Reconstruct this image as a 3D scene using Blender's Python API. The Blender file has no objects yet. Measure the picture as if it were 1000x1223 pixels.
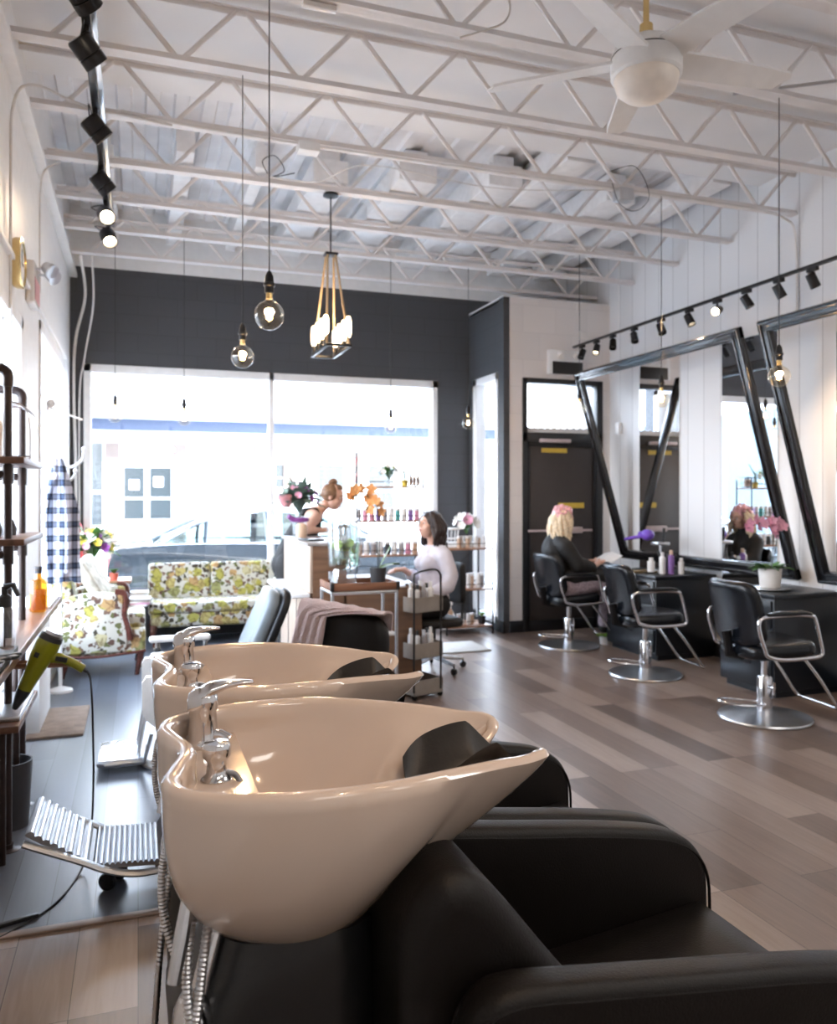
import bpy, bmesh, math, random
from math import sin, cos, pi, radians as R
from mathutils import Vector as V, Matrix, Euler, noise
random.seed(7)
SC = bpy.context.scene
COL = SC.collection

# ---------------------------------------------------------------- materials
def ramp(nt, fac, stops, interp='LINEAR'):
    r = nt.nodes.new('ShaderNodeValToRGB'); r.color_ramp.interpolation = interp
    e = r.color_ramp.elements
    while len(e) < len(stops): e.new(0.5)
    for i, (p, c) in enumerate(stops):
        e[i].position = p; e[i].color = (c[0], c[1], c[2], 1)
    nt.links.new(fac, r.inputs[0]); return r.outputs[0]

def mat(name, col, rough=.5, metal=0., var=.06, scale=14., bump=0., bscale=60., spec=.5, coat=0., trans=0., sheen=0., emit=None, es=0., sss=0.):
    m = bpy.data.materials.new(name); m.use_nodes = True
    nt = m.node_tree; b = nt.nodes['Principled BSDF']
    tc = nt.nodes.new('ShaderNodeTexCoord')
    n = nt.nodes.new('ShaderNodeTexNoise'); n.inputs['Scale'].default_value = scale; n.inputs['Detail'].default_value = 3
    nt.links.new(tc.outputs['Object'], n.inputs['Vector'])
    lo = [max(0, c*(1-var)) for c in col[:3]]; hi = [min(1, c*(1+var)) for c in col[:3]]
    nt.links.new(ramp(nt, n.outputs['Fac'], [(.3, lo), (.7, hi)]), b.inputs['Base Color'])
    b.inputs['Roughness'].default_value = rough; b.inputs['Metallic'].default_value = metal
    b.inputs['Specular IOR Level'].default_value = spec
    b.inputs['Coat Weight'].default_value = coat
    b.inputs['Transmission Weight'].default_value = trans
    b.inputs['Sheen Weight'].default_value = sheen
    if sss: b.inputs['Subsurface Weight'].default_value = sss; b.inputs['Subsurface Radius'].default_value = (.02, .01, .005)
    if bump:
        n2 = nt.nodes.new('ShaderNodeTexNoise'); n2.inputs['Scale'].default_value = bscale; n2.inputs['Detail'].default_value = 4
        nt.links.new(tc.outputs['Object'], n2.inputs['Vector'])
        bp = nt.nodes.new('ShaderNodeBump'); bp.inputs['Strength'].default_value = bump; bp.inputs['Distance'].default_value = .01
        nt.links.new(n2.outputs['Fac'], bp.inputs['Height']); nt.links.new(bp.outputs[0], b.inputs['Normal'])
    if emit:
        b.inputs['Emission Color'].default_value = (*emit, 1); b.inputs['Emission Strength'].default_value = es
    return m

def thin_glass(name, tint=(1, 1, 1), refl=.08, rough=.02):
    m = bpy.data.materials.new(name); m.use_nodes = True; nt = m.node_tree; nt.nodes.clear()
    o = nt.nodes.new('ShaderNodeOutputMaterial'); t = nt.nodes.new('ShaderNodeBsdfTransparent'); t.inputs[0].default_value = (*tint, 1)
    g = nt.nodes.new('ShaderNodeBsdfGlossy'); g.inputs['Roughness'].default_value = rough
    f0 = nt.nodes.new('ShaderNodeLayerWeight'); p = nt.nodes.new('ShaderNodeMath'); p.operation = 'POWER'; p.inputs[1].default_value = 4; nt.links.new(f0.outputs['Facing'], p.inputs[0]); f = nt.nodes.new('ShaderNodeMath'); f.operation = 'MULTIPLY_ADD'; f.inputs[1].default_value = .5; f.inputs[2].default_value = refl*.5; nt.links.new(p.outputs[0], f.inputs[0])
    mx = nt.nodes.new('ShaderNodeMixShader')
    nt.links.new(f.outputs[0], mx.inputs[0]); nt.links.new(t.outputs[0], mx.inputs[1]); nt.links.new(g.outputs[0], mx.inputs[2])
    nt.links.new(mx.outputs[0], o.inputs[0]); return m

def wood(name, c1, c2, axis='X', scale=3., rough=.45, planks=None):
    m = bpy.data.materials.new(name); m.use_nodes = True; nt = m.node_tree; b = nt.nodes['Principled BSDF']
    tc = nt.nodes.new('ShaderNodeTexCoord'); mp = nt.nodes.new('ShaderNodeMapping')
    s = {'X': (.6, 9, 9), 'Y': (9, .6, 9), 'Z': (9, 9, .6)}[axis]; mp.inputs['Scale'].default_value = s
    nt.links.new(tc.outputs['Object'], mp.inputs[0])
    n = nt.nodes.new('ShaderNodeTexNoise'); n.inputs['Scale'].default_value = scale; n.inputs['Detail'].default_value = 6; n.inputs['Distortion'].default_value = .6
    nt.links.new(mp.outputs[0], n.inputs['Vector'])
    nt.links.new(ramp(nt, n.outputs['Fac'], [(.3, c1), (.7, c2)]), b.inputs['Base Color'])
    b.inputs['Roughness'].default_value = rough
    return m

def floor_mat(name, c1, c2, c3, rough, w=.19, l=1.25, rot=True, off=(0, 0)):
    m = bpy.data.materials.new(name); m.use_nodes = True; nt = m.node_tree; b = nt.nodes['Principled BSDF']; L = nt.links
    tc = nt.nodes.new('ShaderNodeTexCoord'); mp = nt.nodes.new('ShaderNodeMapping')
    if rot: mp.inputs['Rotation'].default_value = (0, 0, R(90))
    mp.inputs['Location'].default_value = (off[0], off[1], 0)
    L.new(tc.outputs['Object'], mp.inputs[0])
    br = nt.nodes.new('ShaderNodeTexBrick'); br.offset = .37; br.offset_frequency = 3
    br.inputs['Scale'].default_value = 1; br.inputs['Brick Width'].default_value = l; br.inputs['Row Height'].default_value = w
    br.inputs['Mortar Size'].default_value = .0012; br.inputs['Color1'].default_value = (0, 0, 0, 1); br.inputs['Color2'].default_value = (1, 1, 1, 1); br.inputs['Mortar'].default_value = (.3, .3, .3, 1)
    L.new(mp.outputs[0], br.inputs['Vector'])
    mp2 = nt.nodes.new('ShaderNodeMapping'); mp2.inputs['Scale'].default_value = (1.6, 22, 1)
    L.new(mp.outputs[0], mp2.inputs[0])
    ad = nt.nodes.new('ShaderNodeVectorMath'); ad.operation = 'MULTIPLY_ADD'; ad.inputs[1].default_value = (7, 7, 7)
    L.new(br.outputs['Color'], ad.inputs[0]); L.new(mp2.outputs[0], ad.inputs[2])
    n = nt.nodes.new('ShaderNodeTexNoise'); n.inputs['Scale'].default_value = 1.6; n.inputs['Detail'].default_value = 7; n.inputs['Distortion'].default_value = 1.2
    L.new(ad.outputs[0], n.inputs['Vector'])
    mx = nt.nodes.new('ShaderNodeMix'); mx.data_type = 'FLOAT'; mx.inputs['Factor'].default_value = .62
    L.new(n.outputs['Fac'], mx.inputs[2]); L.new(br.outputs['Color'], mx.inputs[3])
    col = ramp(nt, mx.outputs[0], [(.12, c1), (.5, c2), (.88, c3)])
    mm = nt.nodes.new('ShaderNodeMix'); mm.data_type = 'RGBA'; mm.inputs[7].default_value = (c1[0]*.4, c1[1]*.4, c1[2]*.4, 1)
    L.new(br.outputs['Fac'], mm.inputs['Factor']); L.new(col, mm.inputs[6]); L.new(mm.outputs[2], b.inputs['Base Color'])
    rr = nt.nodes.new('ShaderNodeMapRange'); rr.inputs['To Min'].default_value = rough-.03; rr.inputs['To Max'].default_value = rough+.04
    L.new(n.outputs['Fac'], rr.inputs[0]); L.new(rr.outputs[0], b.inputs['Roughness'])
    bp = nt.nodes.new('ShaderNodeBump'); bp.inputs['Strength'].default_value = .05; bp.inputs['Distance'].default_value = .001
    L.new(n.outputs['Fac'], bp.inputs['Height']); L.new(bp.outputs[0], b.inputs['Normal'])
    return m

def lines_mat(name, col, spacing, axis, rough=.5, block=False, dark=.55):
    """painted wall with board grooves (axis lines) or concrete-block joints"""
    m = bpy.data.materials.new(name); m.use_nodes = True; nt = m.node_tree; b = nt.nodes['Principled BSDF']; L = nt.links
    tc = nt.nodes.new('ShaderNodeTexCoord'); mp = nt.nodes.new('ShaderNodeMapping')
    L.new(tc.outputs['Object'], mp.inputs[0])
    sp = nt.nodes.new('ShaderNodeSeparateXYZ'); L.new(mp.outputs[0], sp.inputs[0])
    cb = nt.nodes.new('ShaderNodeCombineXYZ')
    if block:
        L.new(sp.outputs['X' if axis == 'X' else 'Y'], cb.inputs[0]); L.new(sp.outputs['Z'], cb.inputs[1])
    else:
        L.new(sp.outputs['Z'], cb.inputs[0]); L.new(sp.outputs[axis], cb.inputs[1])
    br = nt.nodes.new('ShaderNodeTexBrick'); br.inputs['Scale'].default_value = 1; br.inputs['Mortar Size'].default_value = .004
    br.inputs['Mortar Smooth'].default_value = .4
    br.inputs['Brick Width'].default_value = .4 if block else 50; br.inputs['Row Height'].default_value = spacing
    br.inputs['Color1'].default_value = (*[c*.97 for c in col], 1); br.inputs['Color2'].default_value = (*[min(1, c*1.03) for c in col], 1)
    br.inputs['Mortar'].default_value = (*[c*dark for c in col], 1)
    L.new(cb.outputs[0], br.inputs['Vector']); L.new(br.outputs['Color'], b.inputs['Base Color'])
    n = nt.nodes.new('ShaderNodeTexNoise'); n.inputs['Scale'].default_value = 90; L.new(tc.outputs['Object'], n.inputs['Vector'])
    s = nt.nodes.new('ShaderNodeMath'); s.operation = 'MULTIPLY_ADD'; s.inputs[1].default_value = -3
    L.new(br.outputs['Fac'], s.inputs[0]); L.new(n.outputs['Fac'], s.inputs[2])
    bp = nt.nodes.new('ShaderNodeBump'); bp.inputs['Strength'].default_value = .25; bp.inputs['Distance'].default_value = .003
    L.new(s.outputs[0], bp.inputs['Height']); L.new(bp.outputs[0], b.inputs['Normal'])
    b.inputs['Roughness'].default_value = rough
    return m

def floral_mat():
    m = bpy.data.materials.new('floral_fabric'); m.use_nodes = True; nt = m.node_tree; b = nt.nodes['Principled BSDF']; L = nt.links
    tc = nt.nodes.new('ShaderNodeTexCoord')
    nn = nt.nodes.new('ShaderNodeTexNoise'); nn.inputs['Scale'].default_value = 16; nn.inputs['Detail'].default_value = 2
    L.new(tc.outputs['Object'], nn.inputs['Vector'])
    ad = nt.nodes.new('ShaderNodeVectorMath'); ad.operation = 'MULTIPLY_ADD'; ad.inputs[1].default_value = (.09, .09, .09)
    L.new(nn.outputs['Color'], ad.inputs[0]); L.new(tc.outputs['Object'], ad.inputs[2])
    def vor(sc):
        v = nt.nodes.new('ShaderNodeTexVoronoi'); v.inputs['Scale'].default_value = sc; L.new(ad.outputs[0], v.inputs['Vector']); return v
    v1, v2 = vor(9.5), vor(20)
    base = (.52, .50, .44)
    # big blooms
    sx = nt.nodes.new('ShaderNodeSeparateColor'); L.new(v1.outputs['Color'], sx.inputs[0])
    bloomcol = ramp(nt, sx.outputs[0], [(0, (.36, .33, .07)), (.35, (.45, .37, .13)), (.55, (.42, .26, .11)), (.75, (.27, .27, .10)), (.88, (.48, .43, .25))], 'CONSTANT')
    rings = nt.nodes.new('ShaderNodeMath'); rings.operation = 'MULTIPLY'; rings.inputs[1].default_value = 9; L.new(v1.outputs['Distance'], rings.inputs[0])
    mask1 = ramp(nt, v1.outputs['Distance'], [(.0, (1, 1, 1)), (.47, (1, 1, 1)), (.52, (0, 0, 0))])
    petals = ramp(nt, nn.outputs['Fac'], [(.42, (1, 1, 1)), (.5, (.35, .28, .2)), (.56, (1, 1, 1))])
    pm = nt.nodes.new('ShaderNodeMix'); pm.data_type = 'RGBA'; pm.blend_type = 'MULTIPLY'; pm.inputs[0].default_value = .8
    L.new(bloomcol, pm.inputs[6]); L.new(petals, pm.inputs[7])
    # small leaves, olive and brown
    s2 = nt.nodes.new('ShaderNodeSeparateColor'); L.new(v2.outputs['Color'], s2.inputs[0])
    leafcol = ramp(nt, s2.outputs[0], [(0, (.045, .035, .02)), (.35, (.10, .05, .035)), (.55, (.11, .115, .035)), (.8, (.16, .09, .06))], 'CONSTANT')
    has = ramp(nt, s2.outputs[1], [(0, (1, 1, 1)), (.9, (0, 0, 0))], 'CONSTANT')
    m2 = ramp(nt, v2.outputs['Distance'], [(.44, (1, 1, 1)), (.5, (0, 0, 0))])
    mul = nt.nodes.new('ShaderNodeMath'); mul.operation = 'MULTIPLY'; L.new(has, mul.inputs[0]); L.new(m2, mul.inputs[1])
    a = nt.nodes.new('ShaderNodeMix'); a.data_type = 'RGBA'; a.inputs[6].default_value = (*base, 1); L.new(mul.outputs[0], a.inputs[0]); L.new(leafcol, a.inputs[7])
    c = nt.nodes.new('ShaderNodeMix'); c.data_type = 'RGBA'; L.new(mask1, c.inputs[0]); L.new(a.outputs[2], c.inputs[6]); L.new(pm.outputs[2], c.inputs[7])
    L.new(c.outputs[2], b.inputs['Base Color']); b.inputs['Roughness'].default_value = .85; b.inputs['Sheen Weight'].default_value = .2
    return m

def plaid_mat():
    m = bpy.data.materials.new('plaid_flannel'); m.use_nodes = True; nt = m.node_tree; b = nt.nodes['Principled BSDF']; L = nt.links
    tc = nt.nodes.new('ShaderNodeTexCoord'); sp = nt.nodes.new('ShaderNodeSeparateXYZ'); L.new(tc.outputs['Object'], sp.inputs[0])
    def band(axis, f, k=0):
        a = nt.nodes.new('ShaderNodeMath'); a.operation = 'MULTIPLY_ADD'; a.inputs[1].default_value = f; a.inputs[2].default_value = k; L.new(sp.outputs[axis], a.inputs[0])
        s = nt.nodes.new('ShaderNodeMath'); s.operation = 'SINE'; L.new(a.outputs[0], s.inputs[0])
        return ramp(nt, s.outputs[0], [(0, (.85, .85, .9)), (.1, (.85, .85, .9)), (.2, (.06, .08, .14)), (.5, (.03, .04, .07)), (.8, (.25, .3, .4))])
    x = band('X', 75); y = band('Z', 60)
    mm = nt.nodes.new('ShaderNodeMix'); mm.data_type = 'RGBA'; mm.inputs[0].default_value = .5; L.new(x, mm.inputs[6]); L.new(y, mm.inputs[7])
    g = nt.nodes.new('ShaderNodeGamma'); g.inputs[1].default_value = 2.2; L.new(mm.outputs[2], g.inputs[0])
    L.new(g.outputs[0], b.inputs['Base Color']); b.inputs['Roughness'].default_value = .9
    return m

def emis(name, col, s):
    m = bpy.data.materials.new(name); m.use_nodes = True; nt = m.node_tree; nt.nodes.clear()
    o = nt.nodes.new('ShaderNodeOutputMaterial'); e = nt.nodes.new('ShaderNodeEmission'); e.inputs[0].default_value = (*col, 1); e.inputs[1].default_value = s
    nt.links.new(e.outputs[0], o.inputs[0]); return m

K = dict(
    white=mat('white_paint', (.8, .8, .8), .55, var=.03), ceil=mat('ceiling_paint', (.82, .82, .83), .75, var=.07, scale=1.1),
    joist=mat('white_steel_paint', (.78, .75, .74), .45, var=.05, scale=5), beam=mat('white_beam_paint', (.85, .85, .86), .5, var=.05),
    dark=lines_mat('charcoal_block_wall', (.06, .063, .07), .2, 'X', .7, block=True, dark=.75),
    darky=lines_mat('charcoal_side_wall', (.06, .063, .07), .2, 'Y', .7, block=True, dark=.75),
    plank=lines_mat('white_board_wall', (.74, .75, .77), .235, 'Y', .5), boxw=lines_mat('white_block_wall', (.76, .72, .7), .3, 'X', .6, block=True, dark=.9),
    black=mat('black_paint', (.012, .013, .015), .4), blackm=mat('black_metal', (.02, .02, .022), .35, .6), chrome=mat('chrome', (.66, .66, .68), .1, 1., var=.02),
    steel=mat('brushed_steel', (.6, .61, .63), .28, 1., bump=.1, bscale=200), brass=mat('brass', (.75, .55, .25), .25, 1.), alu=mat('cast_aluminium', (.38, .4, .43), .33, 1.),
    leather=mat('black_vinyl', (.0042, .0030, .0026), .46, bump=.12, bscale=260, spec=.22), blueleather=mat('dark_salon_vinyl', (.0055, .007, .010), .25, bump=.05, bscale=200, spec=.4),
    ceramic=mat('cream_ceramic', (.62, .505, .42), .12, var=.01, coat=.6), rubber=mat('black_rubber', (.010, .008, .007), .5, bump=.1),
    iron=mat('dark_iron_pipe', (.028, .016, .014), .4, .3, var=.3), redwood=wood('walnut_board', (.07, .03, .018), (.16, .075, .045), 'Y'), redwoodx=wood('walnut_tray', (.13, .055, .03), (.28, .12, .06), 'X'),
    counter=wood('counter_wood', (.13, .07, .05), (.24, .14, .10), 'Y', rough=.28), palewood=wood('pale_birch', (.42, .32, .25), (.54, .43, .35), 'Z', rough=.4), brownwood=wood('brown_veneer', (.10, .05, .028), (.19, .10, .055), 'X', rough=.35),
    mahog=wood('mahogany', (.06, .02, .015), (.13, .04, .03), 'X', rough=.25), floral=floral_mat(), plaid=plaid_mat(),
    glass=thin_glass('clear_glass'), bulbglass=thin_glass('bulb_glass', (1, .93, .82), .14), jarglass=thin_glass('jar_glass', (.93, .95, .96), .3), amber=thin_glass('amber_glass', (.95, .6, .12), .2),
    mirror=mat('mirror_silver', (.93, .94, .95), .015, 1., var=.0), yellow=mat('yellow_plastic', (.24, .24, .008), .3), purple=mat('purple_plastic', (.16, .07, .5), .3),
    rope=mat('jute_rope', (.45, .33, .2), .9, bump=.6, bscale=150), filament=emis('filament', (1, .6, .25), 90), candle=emis('candle_bulb', (1, .7, .4), 9), lamp=emis('lamp_lens', (1, .8, .55), 25),
    cream=mat('cream_enamel', (.78, .75, .72), .25), grey=mat('grey_box', (.32, .29, .26), .7, bump=.3), cable=mat('white_cable', (.7, .68, .66), .5), leaf=mat('leaf_green', (.06, .16, .035), .45, var=.35), leaf2=mat('bright_leaf', (.22, .42, .06), .45, var=.3), leafg=mat('grey_green_leaf', (.16, .24, .2), .6, var=.3),
    petalo=mat('orange_petal', (.85, .42, .16), .6, var=.2), petalp=mat('pink_petal', (.8, .42, .58), .6, var=.15), petalw=mat('white_petal', (.88, .86, .82), .6), petaly=mat('yellow_petal', (.85, .68, .12), .6), petalv=mat('purple_petal', (.25, .06, .28), .6), protea=mat('protea_petal', (.7, .33, .35), .6, var=.2),
    pot=mat('white_pot', (.8, .78, .76), .4), darkpot=mat('dark_pot', (.035, .035, .04), .5), redpot=mat('red_pot', (.5, .1, .06), .5), rug=mat('brown_mat', (.27, .2, .155), .95, bump=1, bscale=120, var=.2), palerug=mat('pale_mat', (.6, .58, .55), .9, bump=.6), towel=mat('pink_towel', (.55, .42, .41), .95, bump=.8, bscale=160, var=.12, sheen=.3),
    skin=mat('skin', (.70, .43, .33), .5, var=.06, sss=.05), darkhair=mat('dark_hair', (.025, .013, .012), .45, var=.4, scale=60), brownhair=mat('brown_hair', (.2, .11, .06), .5, var=.4, scale=50), blonde=mat('blonde_hair', (.72, .58, .4), .5, var=.25, scale=50), foil=mat('pink_foil', (.75, .4, .42), .35, .3, var=.35, scale=40),
    blouse=mat('white_blouse', (.72, .7, .78), .8, bump=.3, bscale=25), cloth=mat('black_cloth', (.006, .0055, .006), .7, bump=.2, bscale=20), pants=mat('lilac_plaid_trousers', (.4, .33, .38), .85, var=.4, scale=40), lips=mat('lips', (.5, .15, .14), .4), eye=mat('eye', (.03, .02, .02), .1),
    carpaint=mat('grey_car_paint', (.035, .045, .055), .22, .3, coat=.8), carglass=thin_glass('car_glass', (.6, .72, .72), .3), tyre=mat('tyre', (.02, .02, .02), .8),
    facade=mat('white_facade', (.85, .86, .88), .8), stripe=mat('blue_stripe', (.075, .1, .17), .7), pilaster=mat('tan_pilaster', (.15, .115, .1), .8), darkglass=mat('shop_glass', (.03, .04, .045), .2), asphalt=mat('asphalt', (.36, .36, .36), .9, bump=.4), red=mat('red_enamel', (.6, .03, .03), .3), label=mat('white_label', (.82, .82, .82), .6), pinkbar=mat('pinkish_steel', (.55, .45, .45), .4), tape=mat('yellow_tape', (.6, .42, .06), .6), foilm=mat('crinkled_foil', (.8, .81, .83), .16, 1., bump=1., bscale=35), clear=mat('clear_acrylic', (.95, .97, .97), .06, trans=1., var=0), water=thin_glass('infused_water', (.88, .95, .88), .06), lime=mat('lime_slice', (.5, .65, .1), .5, var=.2),
)
PAL = [mat('product_'+n, c, .4) for n, c in (('white', (.8, .8, .8)), ('pink', (.7, .3, .42)), ('teal', (.1, .42, .42)), ('grey', (.35, .33, .34)), ('violet', (.25, .13, .4)), ('tan', (.6, .42, .3)), ('black', (.03, .03, .03)), ('silver', (.6, .6, .62)))]
PN = ['white', 'pink', 'teal', 'grey', 'violet', 'tan', 'black', 'silver']

# ---------------------------------------------------------------- mesh builder
def frame_of(d):
    d = V(d).normalized(); up = V((0, 0, 1)) if abs(d.z) < .95 else V((1, 0, 0))
    a = d.cross(up).normalized(); b = a.cross(d).normalized(); return a, b

class MB:
    def __init__(s): s.v = []; s.f = []
    def add(s, vs, fs, M=None):
        o = len(s.v)
        for p in vs: s.v.append(tuple(M @ V(p)) if M else tuple(p))
        for f in fs: s.f.append([i+o for i in f])
        return s
    def bm(s, b, M=None):
        b.verts.ensure_lookup_table(); b.verts.index_update()
        s.add([v.co[:] for v in b.verts], [[v.index for v in f.verts] for f in b.faces], M); b.free(); return s
    def box(s, c, d, r=0, seg=2, rot=None):
        b = bmesh.new(); bmesh.ops.create_cube(b, size=1); bmesh.ops.scale(b, vec=d, verts=b.verts)
        if r: bmesh.ops.bevel(b, geom=list(b.edges), offset=min(r, min(d)*.49), segments=seg, profile=.5, affect='EDGES')
        M = Matrix.Translation(c)
        if rot: M = M @ Euler(rot).to_matrix().to_4x4()
        return s.bm(b, M)
    def bb(s, x0, x1, y0, y1, z0, z1, r=0, seg=2): return s.box(((x0+x1)/2, (y0+y1)/2, (z0+z1)/2), (abs(x1-x0), abs(y1-y0), abs(z1-z0)), r, seg)
    def rings(s, rs, cap0=True, cap1=True, closed=False):
        n = len(rs[0]); o = len(s.v)
        for r in rs: s.v += [tuple(p) for p in r]
        m = len(rs)
        for i in range(m if closed else m-1):
            a = o+i*n; b = o+((i+1) % m)*n
            for j in range(n): k = (j+1) % n; s.f.append([a+j, a+k, b+k, b+j])
        if not closed:
            if cap0: s.f.append([o+j for j in range(n)][::-1])
            if cap1: s.f.append([o+(m-1)*n+j for j in range(n)])
        return s
    def tube(s, pts, r, n=8, closed=False, flat=1.):
        pts = [V(p) for p in pts]; m = len(pts); rr = r if isinstance(r, (list, tuple)) else [r]*m; out = []; pa = None
        for i, p in enumerate(pts):
            if closed: d = pts[(i+1) % m]-pts[i-1]
            else: d = pts[min(i+1, m-1)]-pts[max(i-1, 0)]
            if d.length < 1e-9: d = V((0, 0, 1))
            d.normalize()
            if pa is None: a, b = frame_of(d)
            else:
                a = (pa-d*pa.dot(d)); a = a.normalized() if a.length > 1e-6 else frame_of(d)[0]; b = a.cross(d).normalized()
            pa = a
            out.append([p+a*cos(2*pi*j/n)*rr[i]+b*sin(2*pi*j/n)*rr[i]*flat for j in range(n)])
        return s.rings(out, closed=closed)
    def lathe(s, prof, c=(0, 0, 0), n=24, axis=(0, 0, 1), sx=1, sy=1):
        a, b = frame_of(axis); d = V(axis).normalized(); c = V(c)
        return s.rings([[c+d*z+a*cos(2*pi*j/n)*max(r, 1e-4)*sx+b*sin(2*pi*j/n)*max(r, 1e-4)*sy for j in range(n)] for r, z in prof])
    def cyl(s, p0, p1, r, n=12): return s.tube([p0, p1], r, n)
    def ell(s, c, d, n=16, m=10, rot=None):
        M = Matrix.Translation(c) @ (Euler(rot).to_matrix().to_4x4() if rot else Matrix())
        rs = [[V((cos(2*pi*j/n)*sin(pi*i/m)*d[0], sin(2*pi*j/n)*sin(pi*i/m)*d[1], -cos(pi*i/m)*d[2])) for j in range(n)] for i in range(m+1)]
        t = MB()
        for r in (0, m):
            for q in rs[r]: q.x *= 1; 
        rs[0] = [V((cos(2*pi*j/n)*1e-4, sin(2*pi*j/n)*1e-4, -d[2])) for j in range(n)]; rs[m] = [V((cos(2*pi*j/n)*1e-4, sin(2*pi*j/n)*1e-4, d[2])) for j in range(n)]
        t.rings(rs); return s.add(t.v, t.f, M)
    def prism(s, out, th, M):
        n = len(out); vs = [(x, y, -th/2) for x, y in out]+[(x, y, th/2) for x, y in out]
        fs = [list(range(n))[::-1], list(range(n, 2*n))]+[[i, (i+1) % n, n+(i+1) % n, n+i] for i in range(n)]
        return s.add(vs, fs, M)
    def torus(s, c, Rr, r, axis=(0, 0, 1), n=32, m=8):
        a, b = frame_of(axis); c = V(c)
        return s.tube([c+a*cos(2*pi*i/n)*Rr+b*sin(2*pi*i/n)*Rr for i in range(n)], r, m, closed=True)
    def build(s, name, m, parent=None, smooth=35, loc=None):
        me = bpy.data.meshes.new(name); me.from_pydata(s.v, [], s.f); me.update()
        b = bmesh.new(); b.from_mesh(me); bmesh.ops.remove_doubles(b, verts=b.verts, dist=2e-5); bmesh.ops.recalc_face_normals(b, faces=b.faces); b.to_mesh(me); b.free()
        if smooth:
            for p in me.polygons: p.use_smooth = True
            me.set_sharp_from_angle(angle=R(smooth))
        me.materials.append(m if not isinstance(m, str) else K[m])
        o = bpy.data.objects.new(name, me); COL.objects.link(o)
        if parent: o.parent = parent
        if loc: o.location = loc
        return o

def cr(pts, k=6, closed=False):
    pts = [V(p) for p in pts]; n = len(pts); out = []
    rng = n if closed else n-1
    for i in range(rng):
        if closed: a, b, c, d = pts[i-1], pts[i], pts[(i+1) % n], pts[(i+2) % n]
        else: a, b, c, d = pts[max(i-1, 0)], pts[i], pts[i+1], pts[min(i+2, n-1)]
        for j in range(k):
            t = j/k; out.append(.5*((2*b)+(c-a)*t+(2*a-5*b+4*c-d)*t*t+(3*b-a-3*c+d)*t**3))
    if not closed: out.append(pts[-1])
    return out

def tag(o, label, cat, group=None, kind=None):
    o['label'] = label; o['category'] = cat
    if group: o['group'] = group
    if kind: o['kind'] = kind
    return o
def thing(name, label, cat, loc=(0, 0, 0), rz=0, group=None):
    o = bpy.data.objects.new(name, None); COL.objects.link(o); o.empty_display_size = .1
    o.location = loc; o.rotation_euler = (0, 0, rz); return tag(o, label, cat, group)
def struct(name, mb, m, parent=None, smooth=35):
    o = mb.build(name, m, parent, smooth)
    if not parent: o['kind'] = 'structure'
    return o
def dup(root, loc, rz=None, label=None, group=None, scale=None):
    def cp(o, par):
        c = o.copy(); COL.objects.link(c); c.parent = par
        for ch in kids.get(o.name, []): cp(ch, c)
        return c
    kids = {}
    def walk(o):
        kids[o.name] = list(o.children)
        for ch in kids[o.name]: walk(ch)
    walk(root); r = cp(root, None); r.location = loc
    if rz is not None: r.rotation_euler = (0, 0, rz)
    if label: r['label'] = label
    if group: r['group'] = group
    if scale: r.scale = (scale,)*3
    return r
def remesh(mb, name, m, parent=None, vox=.008, smooth_it=4, disp=None):
    o = mb.build(name+'_src', m, None, 0)
    md = o.modifiers.new('r', 'REMESH'); md.mode = 'VOXEL'; md.voxel_size = vox
    sm = o.modifiers.new('s', 'SMOOTH'); sm.iterations = smooth_it; sm.factor = .5
    dg = bpy.context.evaluated_depsgraph_get(); dg.update()
    me = bpy.data.meshes.new_from_object(o.evaluated_get(dg)); me.name = name
    bpy.data.objects.remove(o)
    if disp:
        for v in me.vertices:
            v.co += v.normal*disp(v.co)
    for p in me.polygons: p.use_smooth = True
    me.materials.clear(); me.materials.append(K[m] if isinstance(m, str) else m)
    ob = bpy.data.objects.new(name, me); COL.objects.link(ob)
    if parent: ob.parent = parent
    return ob
SKY, SUN, EXPO = 11.5, 6.0, .82
FILL = [(1.0, -1.6, 14, (1, .93, .86)), (3.6, -1.6, 22, (1, .93, .86)), (3.6, .9, 22, (1, .95, .9))]
WASH = [(.9, .15, .3, 1.3, 26), (1.5, .9, .4, 1.5, 22), (.6, 2.95, .35, 1.9, 22)]
# ---------------------------------------------------------------- the room
XL, XR, YF, YB, ZT = -.66, 5.1, 8.95, -3.2, 4.75
BX, BY, BZ = 3.77, 7.98, 3.67          # entrance box
struct('floor', MB().bb(XL-.3, XR+.2, YB-.2, YF+.2, -.12, 0), floor_mat('oak_vinyl_planks', (.085, .06, .05), (.20, .145, .118), (.36, .285, .24), .31))
struct('floor', MB().bb(XL+.01, 1.35, 3.06, YF-.01, .0005, .004), floor_mat('dark_vinyl_planks', (.075, .083, .10), (.10, .11, .135), (.13, .145, .175), .3, w=.15, rot=True))
struct('trim_1', MB().bb(XL+.01, 1.35, 3.02, 3.06, 0, .009, .003), mat('threshold_strip', (.28, .21, .17), .4, .3))
struct('floor', MB().bb(BX, XR+.1, YF-.0, YF+.01, -.02, 0), 'asphalt')
struct('ceiling', MB().bb(XL-.2, XR+.2, YB-.2, 5.62, 4.19, 4.3), 'ceil')
def corrug():
    m = MB(); y0, y1 = 5.6, YF+.2; n = 60; pts = []
    x0 = XL-.2; w = (XR-XL+.4)/n
    for i in range(n): pts += [(x0+i*w, 4.46+(.0 if i % 2 else .03)), (x0+(i+.85)*w, 4.46+(.0 if i % 2 else .03))]
    vs = [(x, y0, z) for x, z in pts]+[(x, y1, z) for x, z in pts]; k = len(pts)
    return m.add(vs, [[i, i+1, k+i+1, k+i] for i in range(k-1)])
struct('ceiling', corrug(), mat('deck_paint', (.8, .8, .82), .6, var=.12, scale=2.5), smooth=0)
struct('ceiling', MB().bb(XL-.2, XR+.2, 5.6, 5.62, 4.25, 4.72), 'ceil')
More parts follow.
